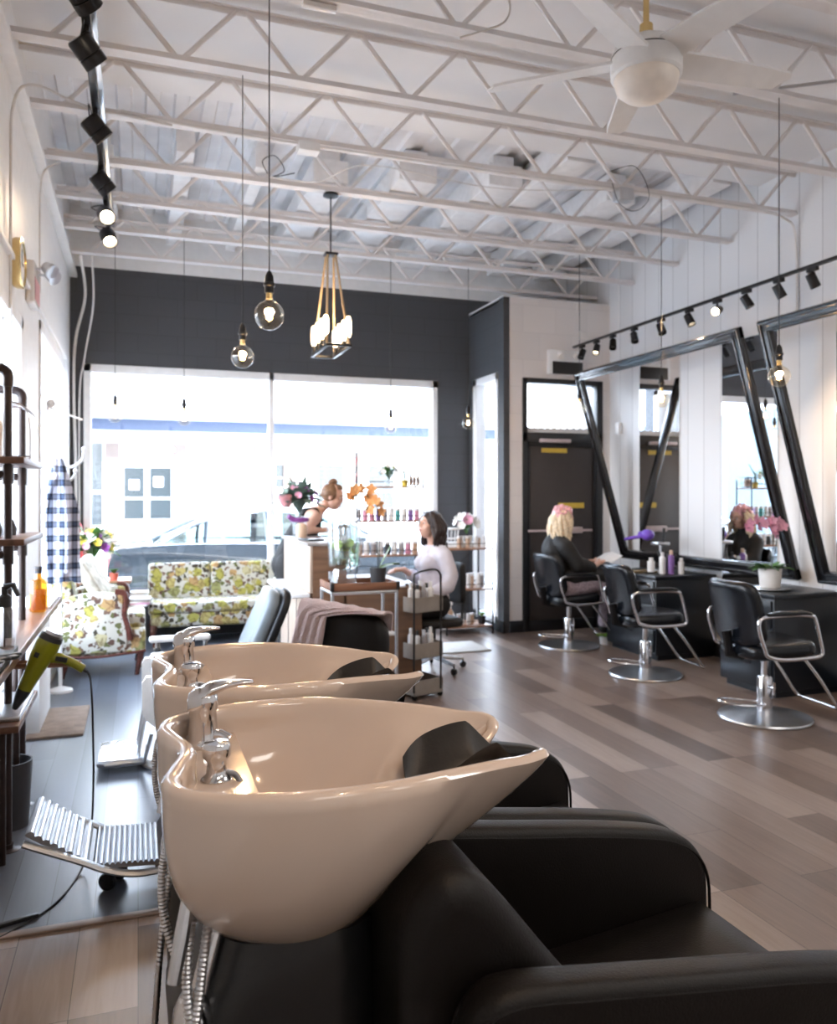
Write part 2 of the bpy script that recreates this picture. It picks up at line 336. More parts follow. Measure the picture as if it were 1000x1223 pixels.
struct('ceiling', MB().bb(XL-.2, XR+.2, 5.6, YF+.2, 4.7, 4.78), 'ceil')
# front wall, window hole X -.53..3.34, Z .42..2.85
wx0, wx1, wz0, wz1 = -.53, 3.36, .42, 2.86
struct('wall_front', MB().bb(XL-.2, wx0, YF, YF+.2, 0, 3.86).bb(wx0, wx1, YF, YF+.2, wz1, 3.86).bb(wx0, wx1, YF, YF+.2, 0, wz0).bb(wx1, BX+.005, YF, YF+.2, 0, 3.86).bb(BX, XR+.2, YF, YF+.2, BZ-.15, 3.86), 'dark')
struct('wall_front', MB().bb(XL-.2, XR+.2, YF, YF+.2, 3.86, 4.7), 'white')
w = struct('window_1', MB().bb(wx0, wx1, YF+.07, YF+.076, wz0, wz1), 'glass')
f = MB()
for a, b_, c, d in ((wx0, wx1, wz1-.08, wz1), (wx0, wx1, wz0, wz0+.07), (wx0, wx0+.07, wz0, wz1), (wx1-.06, wx1, wz0, wz1), (1.37, 1.425, wz0, wz1)): f.bb(a, b_, YF-.01, YF+.12, c, d, .004)
struct('window_frame', f, 'white', w)
# box around the entrance
struct('wall_entrance', MB().bb(BX, BX+.1, BY, BY+.14, 0, BZ).bb(BX, BX+.1, YF-.14, YF, 0, BZ).bb(BX, BX+.1, BY+.14, YF-.14, 2.87, BZ).bb(BX, BX+.1, BY+.14, YF-.14, 0, .08), 'darky')
dx0, dx1, dz = 3.99, 5.0, 2.8
struct('wall_entrance', MB().bb(BX+.06, dx0, BY-.012, BY+.14, 0, BZ).bb(dx1, XR, BY-.012, BY+.14, 0, BZ).bb(dx0, dx1, BY-.012, BY+.14, dz, BZ), 'boxw')
struct('trim_2', MB().bb(BX-.01, BX+.06, BY-.02, BY+.1, 0, BZ), 'darky')
struct('ceiling', MB().bb(BX, XR, BY, YF, BZ-.03, BZ+.02), 'white')
w = struct('window_2', MB().bb(BX+.045, BX+.05, BY+.14, YF-.14, .08, 2.87), 'glass')
f = MB()
for a, b_, c, d in ((BY+.14, YF-.14, 2.79, 2.87), (BY+.14, YF-.14, .08, .16), (BY+.14, BY+.2, .08, 2.87), (YF-.24, YF-.14, .08, 2.87)): f.bb(BX-.012, BX+.11, a, b_, c, d, .004)
struct('window_frame', f, 'white', w)
# door with transom
w = struct('window_3', MB().bb(dx0+.05, dx1-.05, BY+.06, BY+.065, 2.2, dz-.05), 'glass')
f = MB()
for a, b_, c, d in ((dx0, dx1, dz-.055, dz), (dx0, dx1, 2.1, 2.2), (dx0, dx0+.055, 0, dz), (dx1-.075, dx1, 0, dz)): f.bb(a, b_, BY-.03, BY+.1, c, d, .004)
struct('window_frame', f, 'black', w)
sc = MB()
out = [(dx0+.05, 2.2)]; n = 22
for i in range(n+1):
    t = i/n; out.append((dx0+.05+t*(dx1-dx0-.1), 2.25+.018*(i % 2)))
out.append((dx1-.05, 2.2))
sc.prism(out, .006, Matrix.Translation((0, BY+.04, 0)) @ Matrix.Rotation(pi/2, 4, 'X'))
struct('valance', sc, 'white', w, 0)
d = struct('door_1', MB().bb(dx0+.1, dx1-.08, BY+.0, BY+.05, .02, 2.06, .004), mat('blackout_door', (.035, .028, .026), .5))
fr = MB()
for a, b_, c, e in ((dx0+.055, dx0+.085, .02, 2.1), (dx1-.11, dx1-.085, .02, 2.1), (dx0+.055, dx1-.075, 2.045, 2.1), (dx0+.055, dx1-.075, .0, .12)): fr.bb(a, b_, BY-.02, BY+.06, c, e, .003)
struct('door_frame', fr, 'blackm', d)
struct('push_bar', MB().bb(dx0+.05, dx1-.16, BY-.07, BY-.045, 1.10, 1.125, .005).bb(dx0+.35, dx0+.72, BY-.085, BY-.03, 1.08, 1.15, .01), 'pinkbar', d)
struct('tape', MB().bb(dx0+.24, dx0+.56, BY-.006, BY-.001, 1.98, 2.03), 'tape', d); struct('tape', MB().bb(dx0+.45, dx0+.78, BY-.006, BY-.001, 1.36, 1.42), 'tape', d)
struct('door_closer', MB().bb(dx0+.2, dx0+.58, BY-.07, BY-.02, 2.09, 2.13, .008), 'pinkbar', d)
struct('door_lock', MB().cyl((dx1-.2, BY-.03, .73), (dx1-.2, BY+.0, .73), .02), 'steel', d)
# right wall
struct('wall_right', MB().bb(XR, XR+.15, YB, YF, 0, 4.75), 'plank')
struct('baseboard_right', MB().bb(XR-.018, XR, YB, BY, 0, .13, .004), 'black')
struct('baseboard_front', MB().bb(BX+.06, dx0, BY-.03, BY-.012, 0, .13, .004).bb(dx1, XR, BY-.03, BY-.012, 0, .13, .004), 'black')
struct('baseboard_front', MB().bb(BX-.025, BX, BY-.03, BY+.14, 0, .13, .004), 'black')
# left wall with two windows
L1 = (3.7, 5.32, .45, 2.56); L2 = (6.22, 8.14, .3, 2.74)
lw = MB()
for a, b_ in ((YB, L1[0]), (L1[1], L2[0]), (L2[1], YF)): lw.bb(XL-.2, XL, a, b_, 0, 4.75)
for q in (L1, L2): lw.bb(XL-.2, XL, q[0], q[1], 0, q[2]).bb(XL-.2, XL, q[0], q[1], q[3], 4.75)
struct('wall_left', lw, 'white')
for i, q in enumerate((L1, L2)):
    w = struct('window_%d' % (i+4), MB().bb(XL-.1, XL-.095, q[0], q[1], q[2], q[3]), 'glass'); f = MB()
    for a, b_, c, e in ((q[0], q[1], q[3]-.07, q[3]), (q[0], q[1], q[2], q[2]+.07), (q[0], q[0]+.06, q[2], q[3]), (q[1]-.07, q[1], q[2], q[3])): f.bb(XL-.13, XL+.012, a, b_, c, e, .004)
    if i == 0: f.bb(XL-.12, XL-.05, 4.95, 5.0, q[2], q[3])
    else: f.bb(XL-.12, XL-.04, 7.1, 7.17, q[2], q[3])
    struct('window_frame', f, 'white', w)
struct('trim_3', MB().bb(XL, XL+.03, 2.2, 8.2, 2.78, 2.81, .004), 'white')
struct('wall_back', MB().bb(XL-.2, XR+.2, YB-.15, YB, 0, 4.3), 'white')
# wall ledge under joist ends
struct('trim_4', MB().bb(XL, XL+.07, YB, YF, 3.74, 3.79, .005), 'white')

# ---------------------------------------------------------------- joists
ordn = ['first', 'second', 'third', 'fourth', 'fifth', 'sixth', 'seventh', 'eighth', 'ninth', 'tenth', 'eleventh', 'twelfth']
j0 = thing('steel_joist', '', 'roof joist', (0, 2.94, 3.8), 0, 'open-web steel joists')
L0, L1_ = XL-.0, XR
cb = MB(); tb = MB()
for s_ in (-1, 1):
    cb.bb(L0, L1_, s_*.0, s_*.038, 0, .006).bb(L0, L1_, s_*.010, s_*.018, 0, .04)
    tb.bb(L0, L1_, s_*.004, s_*.03, .345, .35).bb(L0, L1_, s_*.004, s_*.008, .32, .35)
cb.build('bottom_chord', 'joist', j0, 0); tb.build('top_chord', 'joist', j0, 0)
x = .19-.645*2+.02; k = 0
while x < XR-.1:
    for a, b_ in (((x, .012), (x+.3, .345)), ((x+.345, .345), (x+.645, .012))):
        if a[0] > L0 and b_[0] < XR: MB().tube([(a[0], 0, a[1]), (b_[0], 0, b_[1])], .0145, 6).build('web_bar', 'joist', j0)
    x += .645
js = [2.94, 3.70, 4.46, 5.22, 5.98, 6.74, 7.5, 8.25]
for i, y in enumerate(js):
    n_ = len(js)-1-i
    lab = 'white open-web steel joist ' + ('hanging right above the dark front wall' if n_ == 0 else 'across the ceiling, %s in from the dark front wall' % ordn[n_])
    if i == 0: j0['label'] = 'white open-web steel joist across the ceiling just past the fan hub, nearest of all'
    else: dup(j0, (0, y, 3.8), 0, lab)
# deep beams running towards the front wall above the joists
bm0 = None
bl = [(-.25, 7.0, .12), (.35, 6.5, .14), (.95, 6.6, .1), (1.55, 6.7, .3), (2.25, 6.45, .34), (3.0, 6.3, .32), (3.35, 5.64, .26), (4.15, 6.3, .3), (4.72, 5.64, .2)]
for i, (x, y, w_) in enumerate(bl):
    o = MB().bb(x-w_/2, x+w_/2, y, YF, 4.17, 4.36, .006).bb(x-w_*.3, x+w_*.3, y+.05, YF, 4.36, 4.45).build('ceiling_beam', 'beam')
    tag(o, 'white boxed ceiling beam running to the front wall, %s from the left wall' % (ordn[i] if i < 8 else 'last'), 'ceiling beam', 'white ceiling beams above the joists')
# ---------------------------------------------------------------- pendants
def pendant(x, y, zb, ztop, r=.062, lit=True, glow=1.):
    t = thing('pendant_bulb', '', 'pendant lamp', (x, y, zb), 0, 'bare globe pendant lamps')
    MB().cyl((0, 0, r+.1), (0, 0, ztop-zb), .0028, 6).build('cord', 'black', t)
    MB().lathe([(.0, r+.125), (.008, r+.12), (.017, r+.1), (.019, r+.075), (.024, r+.07), (.024, r+.06), (.019, r+.055), (.019, r+.03), (.0, r+.03)], n=14).build('socket', 'blackm', t)
    MB().lathe([(.0, r+.035), (.0135, r+.035), (.0135, r+.005), (0, r+.005)], n=12).build('bulb_cap', 'brass', t)
    pr = [(.0, -r)]+[(r*sin(a), -r*cos(a)) for a in [pi*i/14 for i in range(1, 12)]]+[(.02, r*.93), (.0145, r+.012), (.0, r+.013)]
    MB().lathe(pr, n=24).build('glass_globe', 'bulbglass', t)
    fl = MB()
    for i in range(8):
        a = 2*pi*i/8; fl.tube([(.004*cos(a), .004*sin(a), r*.45), (.012*cos(a), .012*sin(a), -r*.25), (.006*cos(a+.4), .006*sin(a+.4), r*.4)], .0011, 4)
    fl.ell((0, 0, .0), (.010, .010, .016), 8, 6)
    fl.build('filament', 'filament', t); return t
p0 = pendant(.515, 3.36, 2.25, 3.8)
p0['label'] = 'largest lit globe bulb on a long black cord, right of its lower neighbour'
pd = [(.54, 4.47, 2.26, 'lit globe bulb on a cord, left of the biggest bulb and above the front window', 3.8), (-.19, 7.5, 2.2, 'small bulb on thin wire before the far left pane of the front window', 3.8),
      (.39, 7.5, 2.19, 'small white bulb hanging before the middle of the left front windowpane', 3.8), (2.33, 7.5, 2.17, 'small bulb hanging before the right front windowpane', 3.8),
      (3.15, 7.5, 2.23, 'clear globe bulb hanging beside the dark entrance corner', 3.8), (3.98, 6.74, 2.33, 'dim bulb hanging in front of the transom over the door', 3.8),
      (3.8, 5.22, 2.24, 'lit globe bulb hanging in front of the first leaning frame', 3.8), (3.5, 3.7, 2.19, 'lit globe bulb hanging in front of the second, nearest leaning frame', 3.8)]
for x, y, z, l, zt in pd:
    q = dup(p0, (x, y, z), 0, l)
    for ch in q.children:
        if ch.name.startswith('cord'): ch.data = ch.data  # shared cord mesh, scaled to reach its joist
    for ch in q.children:
        if ch.name.startswith('cord'):
            h0 = 3.8-2.25; h1 = 3.8-z; ch.scale = (1, 1, h1/h0); ch.location = (0, 0, 0)
# ---------------------------------------------------------------- rope chandelier
t = thing('rope_chandelier', 'rectangular chandelier of lit candle bulbs hung on four ropes', 'chandelier', (1.385, 6.0, 2.6))
MB().lathe([(0, 0), (.055, -.003), (.06, -.02), (.02, -.03), (0, -.03)], (0, 0, 1.2), 20).build('ceiling_canopy', 'blackm', t)
MB().cyl((0, 0, .74), (0, 0, 1.19), .006, 8).box((0, 0, .735), (.1, .1, .02), .006).build('stem', 'blackm', t)
fr = MB()
for s_ in (-1, 1): fr.box((s_*.085, 0, 0), (.022, .56, .02), .003).box((0, s_*.27, 0), (.19, .022, .02), .003)
fr.build('frame', 'blackm', t)
for sx in (-1, 1):
    for sy in (-1, 1): MB().tube([(sx*.085, sy*.24, .0), (sx*.03, sy*.03, .73)], .009, 8).build('rope', 'rope', t)
for sx in (-1, 1):
    for i in range(4):
        y = -.21+.14*i
        c = MB().lathe([(0, .01), (.014, .01), (.017, .03), (.012, .035), (.012, .07), (0, .07)], (sx*.085, y, 0), 12).build('candle_socket', 'blackm', t)
        MB().lathe([(0, .07), (.012, .07), (.021, .1), (.023, .15), (.021, .2), (.012, .225), (0, .23)], (sx*.085, y, 0), 14).build('candle_bulb', 'candle', c)
# ---------------------------------------------------------------- fan
t = thing('ceiling_fan', 'white five-blade ceiling fan with a frosted bowl light', 'ceiling fan', (2.07, 2.95, 3.28), 0)
MB().lathe([(0, .52), (.07, .52), (.075, .45), (.05, .41), (0, .41)], n=28).build('canopy', 'chrome', t)
MB().cyl((0, 0, .2), (0, 0, .42), .013, 12).lathe([(0, .26), (.028, .25), (.03, .2), (0, .2)], n=16).build('downrod', 'brass', t)
MB().lathe([(0, .2), (.05, .2), (.075, .17), (.135, .15), (.148, .12), (.148, .105)], n=40).lathe([(.146, .108), (.15, .1), (.15, .03), (.14, .02), (0, .02)], n=40).build('motor_housing', 'white', t)
MB().torus((0, 0, .108), .1465, .003, n=40).build('seam', 'black', t)
MB().lathe([(0, .03), (.135, .03), (.138, .015), (.125, -.03), (.09, -.06), (.04, -.075), (0, -.077)], n=40).build('light_bowl', mat('frosted_bowl', (.85, .78, .7), .45), t)
A0 = -4
for i in range(5):
    a = R(A0+72*i)
    out = [(.10, -.07), (.3, -.075), (.6, -.062), (.70, -.055), (.715, -.03), (.69, .0), (.67, .045), (.6, .055), (.3, .065), (.10, .07)]
    M = Matrix.Rotation(a, 4, 'Z') @ Matrix.Translation((0, 0, .1)) @ Matrix.Rotation(R(-15), 4, 'X')
    MB().prism(out, .012, M).build('blade', 'white', t, 0)
# ---------------------------------------------------------------- track lights
def head(t, x, y, z, tilt, az, lit, n=14, sc=1., kind='box'):
    """spot head below a rail at x,y,z; returns the shade"""
    d = V((cos(az)*sin(tilt), sin(az)*sin(tilt), -cos(tilt)))
    MB().box((x, y, z-.02), (.03, .09, .035), .004).cyl((x, y, z-.03), (x, y, z-.09*sc), .009, 8).build('mount', 'blackm', t)
    c = V((x, y, z-.1*sc)); a, b = frame_of(d)
    s_ = MB().lathe([(0, -.05*sc), (.03*sc, -.05*sc), (.035*sc, -.045*sc), (.038*sc, .06*sc), (.034*sc, .06*sc), (.03*sc, .02*sc), (0, .02*sc)], c, n, d) if kind != 'cube' else MB().lathe([(0, -.06*sc), (.052*sc, -.06*sc), (.058*sc, -.05*sc), (.058*sc, .02*sc), (.05*sc, .023*sc), (.058*sc, .026*sc), (.058*sc, .07*sc), (.05*sc, .07*sc), (.045*sc, .045*sc), (0, .045*sc)], c, 24, d)
    s_ = s_.build('spot_head', 'blackm', t)
    MB().lathe([(0, .022*sc), (.029*sc, .022*sc), (.029*sc, .026*sc), (0, .026*sc)] if kind != 'cube' else [(0, .047*sc), (.043*sc, .047*sc), (.043*sc, .05*sc), (0, .05*sc)], c, 16, d).build('lamp_lens', 'lamp' if lit else 'steel', s_)
    if kind == 'cube':
        MB().tube(cr([tuple(c-d*.055*sc+a*.02), tuple(c-d*.09*sc+a*.09+V((0, 0, .02))), (x-.02, y, z-.03)]), .004, 6).build('lead', 'black', s_)
    return c+d*.09*sc, d
t = thing('track_light', 'long black track over the left aisle with cylinder spotlights', 'track light', (0, 0, 0))
MB().bb(-.255, -.215, 2.6, 7.25, 3.755, 3.79, .004).build('rail', 'blackm', t)
MB().bb(-.21, -.185, 2.9, 7.25, 3.76, 3.8, .003).build('cable_channel', 'steel', t)
SP = []
for y, tl, az, lit in ((3.72, 1.0, R(50), 1), (4.2, .85, R(35), 0), (5.07, .8, R(20), 1), (5.93, .8, R(30), 0), (6.62, 1.05, R(-78), 1), (7.18, .75, R(-70), 1)):
    SP.append(head(t, -.235, y, 3.76, tl, az, lit, sc=1.05, kind='cube')+(lit,))
t = thing('track_light', 'black track above the leaning frames with small bell spotlights', 'track light', (0, 0, 0))
MB().bb(4.4, 4.43, 3.3, 7.6, 3.08, 3.105, .003).build('rail', 'blackm', t)
for y in (3.72, 5.3, 6.74, 7.55): MB().cyl((4.415, y, 3.1), (4.415, y, 3.82), .0022, 6).build('suspension_wire', 'cable', t)
SQ = []
for i, (px_y, lit) in enumerate(((7.42, 0), (7.14, 1), (6.84, 0), (6.48, 0), (6.07, 0), (5.68, 1), (5.33, 1), (5.0, 1), (4.67, 1), (4.36, 1))):
    SQ.append(head(t, 4.415, px_y, 3.09, .5 if i != 6 else 1.2, R(-160+i*17) if i != 6 else R(-150), lit, sc=.95)+(lit,))
# ---------------------------------------------------------------- wires and boxes at the ceiling
def wire(label, pts, r=.006, m='cable', cat='cable', name='cable'):
    return tag(MB().tube(cr(pts), r, 6).build(name, m), label, cat)
wire('white conduit along the joist above the junction boxes, bending down the right wall', [(-.1, 5.19, 3.83), (.5, 5.18, 3.79), (2, 5.18, 3.785), (3.5, 5.18, 3.79), (4.6, 5.18, 3.79), (4.95, 5.18, 3.75), (5.07, 5.18, 3.6), (5.08, 5.18, 2.9)], .009, cat='conduit', name='conduit')
tag(MB().box((1.05, 5.2, 3.77), (.14, .1, .06), .006).build('junction_box', 'white'), 'white junction box under a joist, above the biggest pendant bulb', 'junction box')
tag(MB().box((3.42, 5.16, 3.74), (.12, .1, .09), .006).build('junction_box', 'steel'), 'grey junction box with loose black wires at centre right of the ceiling', 'junction box')
wire('loose black wire loop around the grey junction box', [(3.3, 5.15, 3.9), (3.5, 5.12, 3.95), (3.62, 5.12, 3.75), (3.5, 5.12, 3.62), (3.36, 5.12, 3.66), (3.3, 5.12, 3.8)], .0025, 'black')
wire('white wire drooping below the top chord near the top centre', [(1.6, 3.7, 4.1), (1.75, 3.66, 4.0), (1.74, 3.66, 3.88), (1.6, 3.66, 3.8), (1.5, 3.68, 3.76)], .005)
wire('thin white cable hanging slack between joists, left of the chandelier', [(.9, 5.95, 3.85), (1.2, 5.6, 3.72), (1.5, 5.3, 3.76), (2.4, 5.25, 3.7), (3.3, 5.2, 3.78)], .004)
wire('pair of grey conduits slanting up to the right edge of the ceiling', [(3.3, 3.85, 3.86), (3.8, 3.5, 3.86), (4.3, 3.2, 3.88), (4.9, 2.9, 3.9)], .01, 'steel', 'conduit', 'conduit')
wire('white conduit looping from the left wall over to the third-nearest joist', [(XL+.02, 4.75, 1.9), (XL+.02, 4.75, 3.2), (XL+.03, 4.78, 3.6), (XL+.12, 4.85, 3.75), (-.3, 5.1, 3.79), (.2, 5.2, 3.79)], .008, cat='conduit', name='conduit')
wire('white conduit running up the left wall beside the clock', [(XL+.02, 6.1, 2.9), (XL+.02, 6.1, 3.5), (XL+.05, 6.05, 3.72), (-.5, 6.0, 3.78)], .007, cat='conduit', name='conduit')
wire('white cables dropping down the dark corner left of the front window', [(-.52, 8.3, 3.8), (-.5, 8.7, 3.5), (-.6, 8.88, 3.1), (-.62, 8.9, 2.6), (-.6, 8.9, 1.6), (-.61, 8.9, .3)], .014)
wire('thin second cable in the dark corner left of the front window', [(-.42, 8.3, 3.8), (-.42, 8.6, 3.4), (-.52, 8.9, 2.9), (-.57, 8.92, 2.4), (-.56, 8.92, .4)], .009)
wire('chain hanging beside the left track', [(-.12, 4.6, 3.95), (-.12, 4.6, 3.6), (-.12, 4.6, 2.0)], .0025, 'steel', 'chain', 'chain') if 0 else None
wire('clump of loose black wires on the joist above the chandelier', [(.9, 5.95, 3.87), (.86, 5.93, 3.95), (.95, 5.93, 4.0), (1.02, 5.93, 3.9), (.93, 5.93, 3.84), (1.1, 5.95, 3.9)], .0035, 'black')
tag(MB().box((.80, 3.70, 3.785), (.16, .035, .025), .004).build('outlet_strip', 'cream'), 'small white outlet strip under the joist at the top centre', 'outlet strip')
# ---------------------------------------------------------------- wall devices
t = thing('wall_clock', 'round brass-rimmed clock high on the left wall', 'clock', (XL, 4.98, 2.8))
MB().lathe([(0, 0), (.13, 0), (.14, .02), (.14, .05), (.125, .055), (.12, .04), (0, .04)], n=32, axis=(1, 0, 0)).build('case', 'brass', t)
MB().lathe([(0, .041), (.12, .041), (.12, .044), (0, .044)], n=32, axis=(1, 0, 0)).build('face', 'label', t)
MB().box((.047, .0, .04), (.003, .008, .08)).box((.047, .03, 0), (.003, .06, .008)).build('hand', 'black', t)
t = thing('emergency_light', 'exit box with two round lamps on the left wall past the clock', 'emergency light', (XL, 5.65, 2.83))
MB().bb(0, .05, -.14, .14, -.12, .14, .008).build('housing', 'cream', t)
for s_ in (-1, 1): MB().cyl((.05, .08*s_, .1), (.09, .08*s_, .1), .008).lathe([(0, -.035), (.035, -.035), (.05, .03), (.045, .035), (0, .03)], (.13, .08*s_, .1), 18, (.6, -.4, -.5)).build('lamp_head', 'steel', t)
MB().bb(.051, .054, -.12, .12, -.1, .04).build('sign_face', mat('sign_pink', (.6, .3, .3), .5), t)
t = thing('emergency_light', 'white emergency light box above the black door', 'emergency light', (4.49, BY-.012, 2.97))
MB().bb(-.2, .22, -.06, 0, -.12, .15, .01).build('housing', 'white', t); MB().bb(-.16, .22, -.066, -.06, -.12, .02, .002).build('front_panel', 'black', t)
for s_ in (-.07, .13): MB().lathe([(0, -.03), (.03, -.03), (.04, .02), (.035, .025), (0, .02)], (s_, -.09, .08), 16, (0, -.8, -.5)).build('lamp_head', 'cream', t)
tag(MB().box((4.75, BY-.03, 3.3), (.13, .04, .1), .01).build('alarm_siren', 'cream'), 'small cream alarm box high on the entrance wall', 'alarm')
tag(MB().box((XR-.025, 7.75, 2.25), (.05, .08, .13), .012).build('motion_sensor', 'white'), 'white motion sensor in the corner beside the black door', 'sensor')
t = thing('fire_extinguisher', 'red fire extinguisher hung in the dark corner behind the shirt', 'fire extinguisher', (-.585, 8.87, .86))
MB().lathe([(0, 0), (.05, 0), (.055, .02), (.055, .3), (.04, .35), (.018, .37), (0, .37)], n=20).build('cylinder', 'red', t)
MB().lathe([(.0552, .1), (.0565, .1), (.0565, .24), (.0552, .24)], n=20).build('paper_label', 'label', t)
MB().lathe([(0, .37), (.02, .37), (.02, .41), (0, .41)], n=10).box((.0, -.03, .43), (.02, .09, .015), .004).build('valve', 'steel', t)
# ---------------------------------------------------------------- shampoo stations
def basin_mesh():
    half = [(.058, 0, 0), (.04, -.08, 0), (.03, -.135, 0), (.048, -.195, 0), (.115, -.24, 0), (.22, -.263, 0), (.33, -.258, -.002), (.44, -.222, -.008), (.53, -.184, -.016), (.59, -.154, -.024),
            (.632, -.130, -.026), (.648, -.100, -.030), (.636, -.074, -.042), (.605, -.060, -.062), (.572, -.044, -.086), (.552, -.024, -.098), (.546, 0, -.102)]
    ctl = half+[(x, -y, z) for x, y, z in half[-2:0:-1]]
    P = cr(ctl, 6, True); n = len(P); zr = 1.10
    P = [V((p.x, p.y, p.z+zr)) for p in P]
    T = [(P[(i+1) % n]-P[i-1]) for i in range(n)]
    N = [V((-t.y, t.x, 0)).normalized() for t in T]
    cen = V((.28, 0, 0))
    sgn = 1 if sum((cen-V((p.x, p.y, 0))).dot(q) for p, q in zip(P, N)) > 0 else -1
    N = [q*sgn for q in N]
    def hornw(p): return max(0, min(1, (p.x-.5)/.1))
    out = []
    Q = []
    for p in P:
        a = math.atan2(p.y/.55, (p.x-.25)/.42); Q.append(V((.235+.125*cos(a), .115*sin(a), .835)))
    S = 16; xm = sorted(range(n), key=lambda i: -P[i].x); iN = min(i for i in xm[:8]); iF = n-iN
    if P[iN].y > 0: print('order')
    for k in range(S, -1, -1):
        t = k/S; r = []
        for p, q in zip(P, Q):
            c = (p.x-.235)/.4; pw = 2.9 if c < -.3 else (2.9+(1.15-2.9)*min(1, (c+.3)/.9))
            g = t**pw; zz = p.z+(q.z-p.z)*(t**(1.0))
            r.append(V((p.x+(q.x-p.x)*g, p.y+(q.y-p.y)*g, zz)))
        if t > 0:
            ww = min(1, t/.4); ww = ww*ww*(3-2*ww); A, B = r[iN], r[iF]
            for j in range(iN+1, iF):
                q_ = A.lerp(B, (j-iN)/(iF-iN)); r[j] = r[j].lerp(q_, ww)
        out.append(r)
    # rounded foot
    foot = [V((.235+(p.x-.235)*.8, p.y*.8, .82)) for p in out[0]]
    out.insert(0, foot)
    w = [.028-.004*hornw(p) for p in P]
    for f, dz in ((.22, .007), (.5, .010), (.8, .007), (1., -.002)): out.append([p+q*(wi*f)+V((0, 0, dz)) for p, q, wi in zip(P, N, w)])
    I = [p+q*wi for p, q, wi in zip(P, N, w)]
    D = []
    for p in I:
        a = math.atan2(p.y/.55, (p.x-.26)/.42); D.append(V((.27+.035*cos(a), .035*sin(a), .875)))
    for k in range(1, 15):
        t = k/14; r = []
        for p, d in zip(I, D):
            h = hornw(p); cc = max(0, min(1, ((p.x-.235)/.4+.1)/.8)); pw = 2.3+(.66-2.3)*cc
            g = t**pw
            zt = (p.z-.002)+(d.z-p.z)*(t**(.9-.1*h)); r.append(V((p.x+(d.x-p.x)*g, p.y+(d.y-p.y)*g, zt)))
        out.append(r)
    m = MB().rings(out, True, True)
    # tap deck at the back
    deck = [(p.x, p.y) for p in I if p.x < .172]
    deck.sort(key=lambda q: math.atan2(q[1], q[0]-.2) % (2*pi))
    m.prism([(x*1., y) for x, y in deck], .05, Matrix.Translation((-.002, 0, 1.035)))
    return m
def corr_hose(m, pts, r=.0075):
    c = cr(pts, 34); rr = [r*(1.0 if i % 2 else .78) for i in range(len(c))]
    return m.tube(c, rr, 10)
SY = 1.30
st = thing('shampoo_station', 'nearest cream shampoo basin with black armchair, foremost in the photo', 'shampoo chair', (0, SY, 0), 0, 'shampoo stations in a row')
basin_mesh().build('basin', 'ceramic', st, 50)
# rubber neck rest
g = []
nu, nv = 30, 24
for sgn in (0, 1):
    for i in range(nv+1):
        v = i/nv; row = []
        for j in range(nu+1):
            u = -1+2*j/nu
            hw = (.104-.05*v)*(.45+.55*sin(pi*min(.5, .08+v*1.3)/1)); x = .445+.175*v-.03*(abs(u)**2)*(1-v)*0
            z = .965+.056*math.sin(min(1, v*1.25)*pi/2)-.05*max(0, v-.72)/.28+.062*abs(u)**2.4*(1-.1*v)
            row.append(V((x, u*hw, z+(0.008 if sgn == 0 else 0))))
        g.append(row)
m = MB(); rows = []
for i in range(nv+1): rows.append(g[i]+g[nv+1+i][::-1])
m.rings(rows).build('neck_rest', 'rubber', st, 60)
# tap
tap = MB().lathe([(0, 1.055), (.031, 1.055), (.033, 1.062), (.029, 1.068), (.026, 1.075), (.0245, 1.10), (.0235, 1.12), (.026, 1.124), (.027, 1.14), (.024, 1.152), (.015, 1.16), (0, 1.163)], (.108, .165, 0), 28).build('tap', 'chrome', st, 50)
MB().rings([[V((.085+t*.105, .165+w*hw*cos(a), 1.128+zc+hz*sin(a))) for a in [2*pi*i/14 for i in range(14)] for w in (1,)] for t, hw, hz, zc in ((.02, .008, .006, .008), (.06, .02, .012, .012), (.2, .026, .014, .022), (.35, .024, .013, .030), (.6, .017, .008, .036), (.85, .012, .005, .038), (1.05, .005, .003, .037))]).build('tap_lever', 'chrome', tap, 60)
MB().tube([(.12, .16, 1.078), (.138, .152, 1.078), (.152, .146, 1.07)], [.012, .011, .010], 12).build('spout', 'chrome', tap, 60)
sp = MB().lathe([(0, 1.055), (.022, 1.055), (.024, 1.062), (.016, 1.07), (.0145, 1.088), (.021, 1.096), (.0225, 1.112), (.019, 1.118), (0, 1.12)], (.115, -.02, 0), 24).build('hand_sprayer', 'chrome', st, 50)
corr_hose(MB(), [(.128, -.02, 1.07), (.142, -.03, 1.068), (.15, -.04, 1.055), (.152, -.045, 1.04)], .005).build('sprayer_hose', 'steel', sp)
MB().lathe([(0, .876), (.03, .876), (.028, .882), (0, .884)], (.27, 0, 0), 20).build('drain', 'chrome', st)
# column, hoses, lever
m = MB(); rs = []
for z, x0, x1, hy in ((.0, .0, .62, .2), (.03, .0, .62, .2), (.06, .06, .5, .16), (.35, .07, .40, .14), (.6, .05, .38, .14), (.74, .04, .38, .135), (.8, .09, .37, .13), (.845, .11, .36, .12)):
    cx, hx = (x0+x1)/2, (x1-x0)/2
    rs.append([V((cx+hx*math.copysign(abs(cos(a))**.6, cos(a)), hy*math.copysign(abs(sin(a))**.6, sin(a)), z)) for a in [2*pi*i/32 for i in range(32)]])
m.rings(rs).build('pedestal', mat('black_pedestal', (.01, .01, .011), .3), st, 50)
corr_hose(MB(), [(.095, -.1, .99), (.07, -.13, .9), (.065, -.15, .8), (.09, -.16, .68), (.13, -.165, .55), (.15, -.17, .35), (.12, -.19, .02)]).build('supply_hose', 'steel', st)
corr_hose(MB(), [(.11, -.11, .97), (.09, -.14, .88), (.075, -.16, .78), (.055, -.175, .66), (.04, -.18, .52), (.03, -.17, .3), (.04, -.15, .02)]).build('supply_hose', 'steel', st)
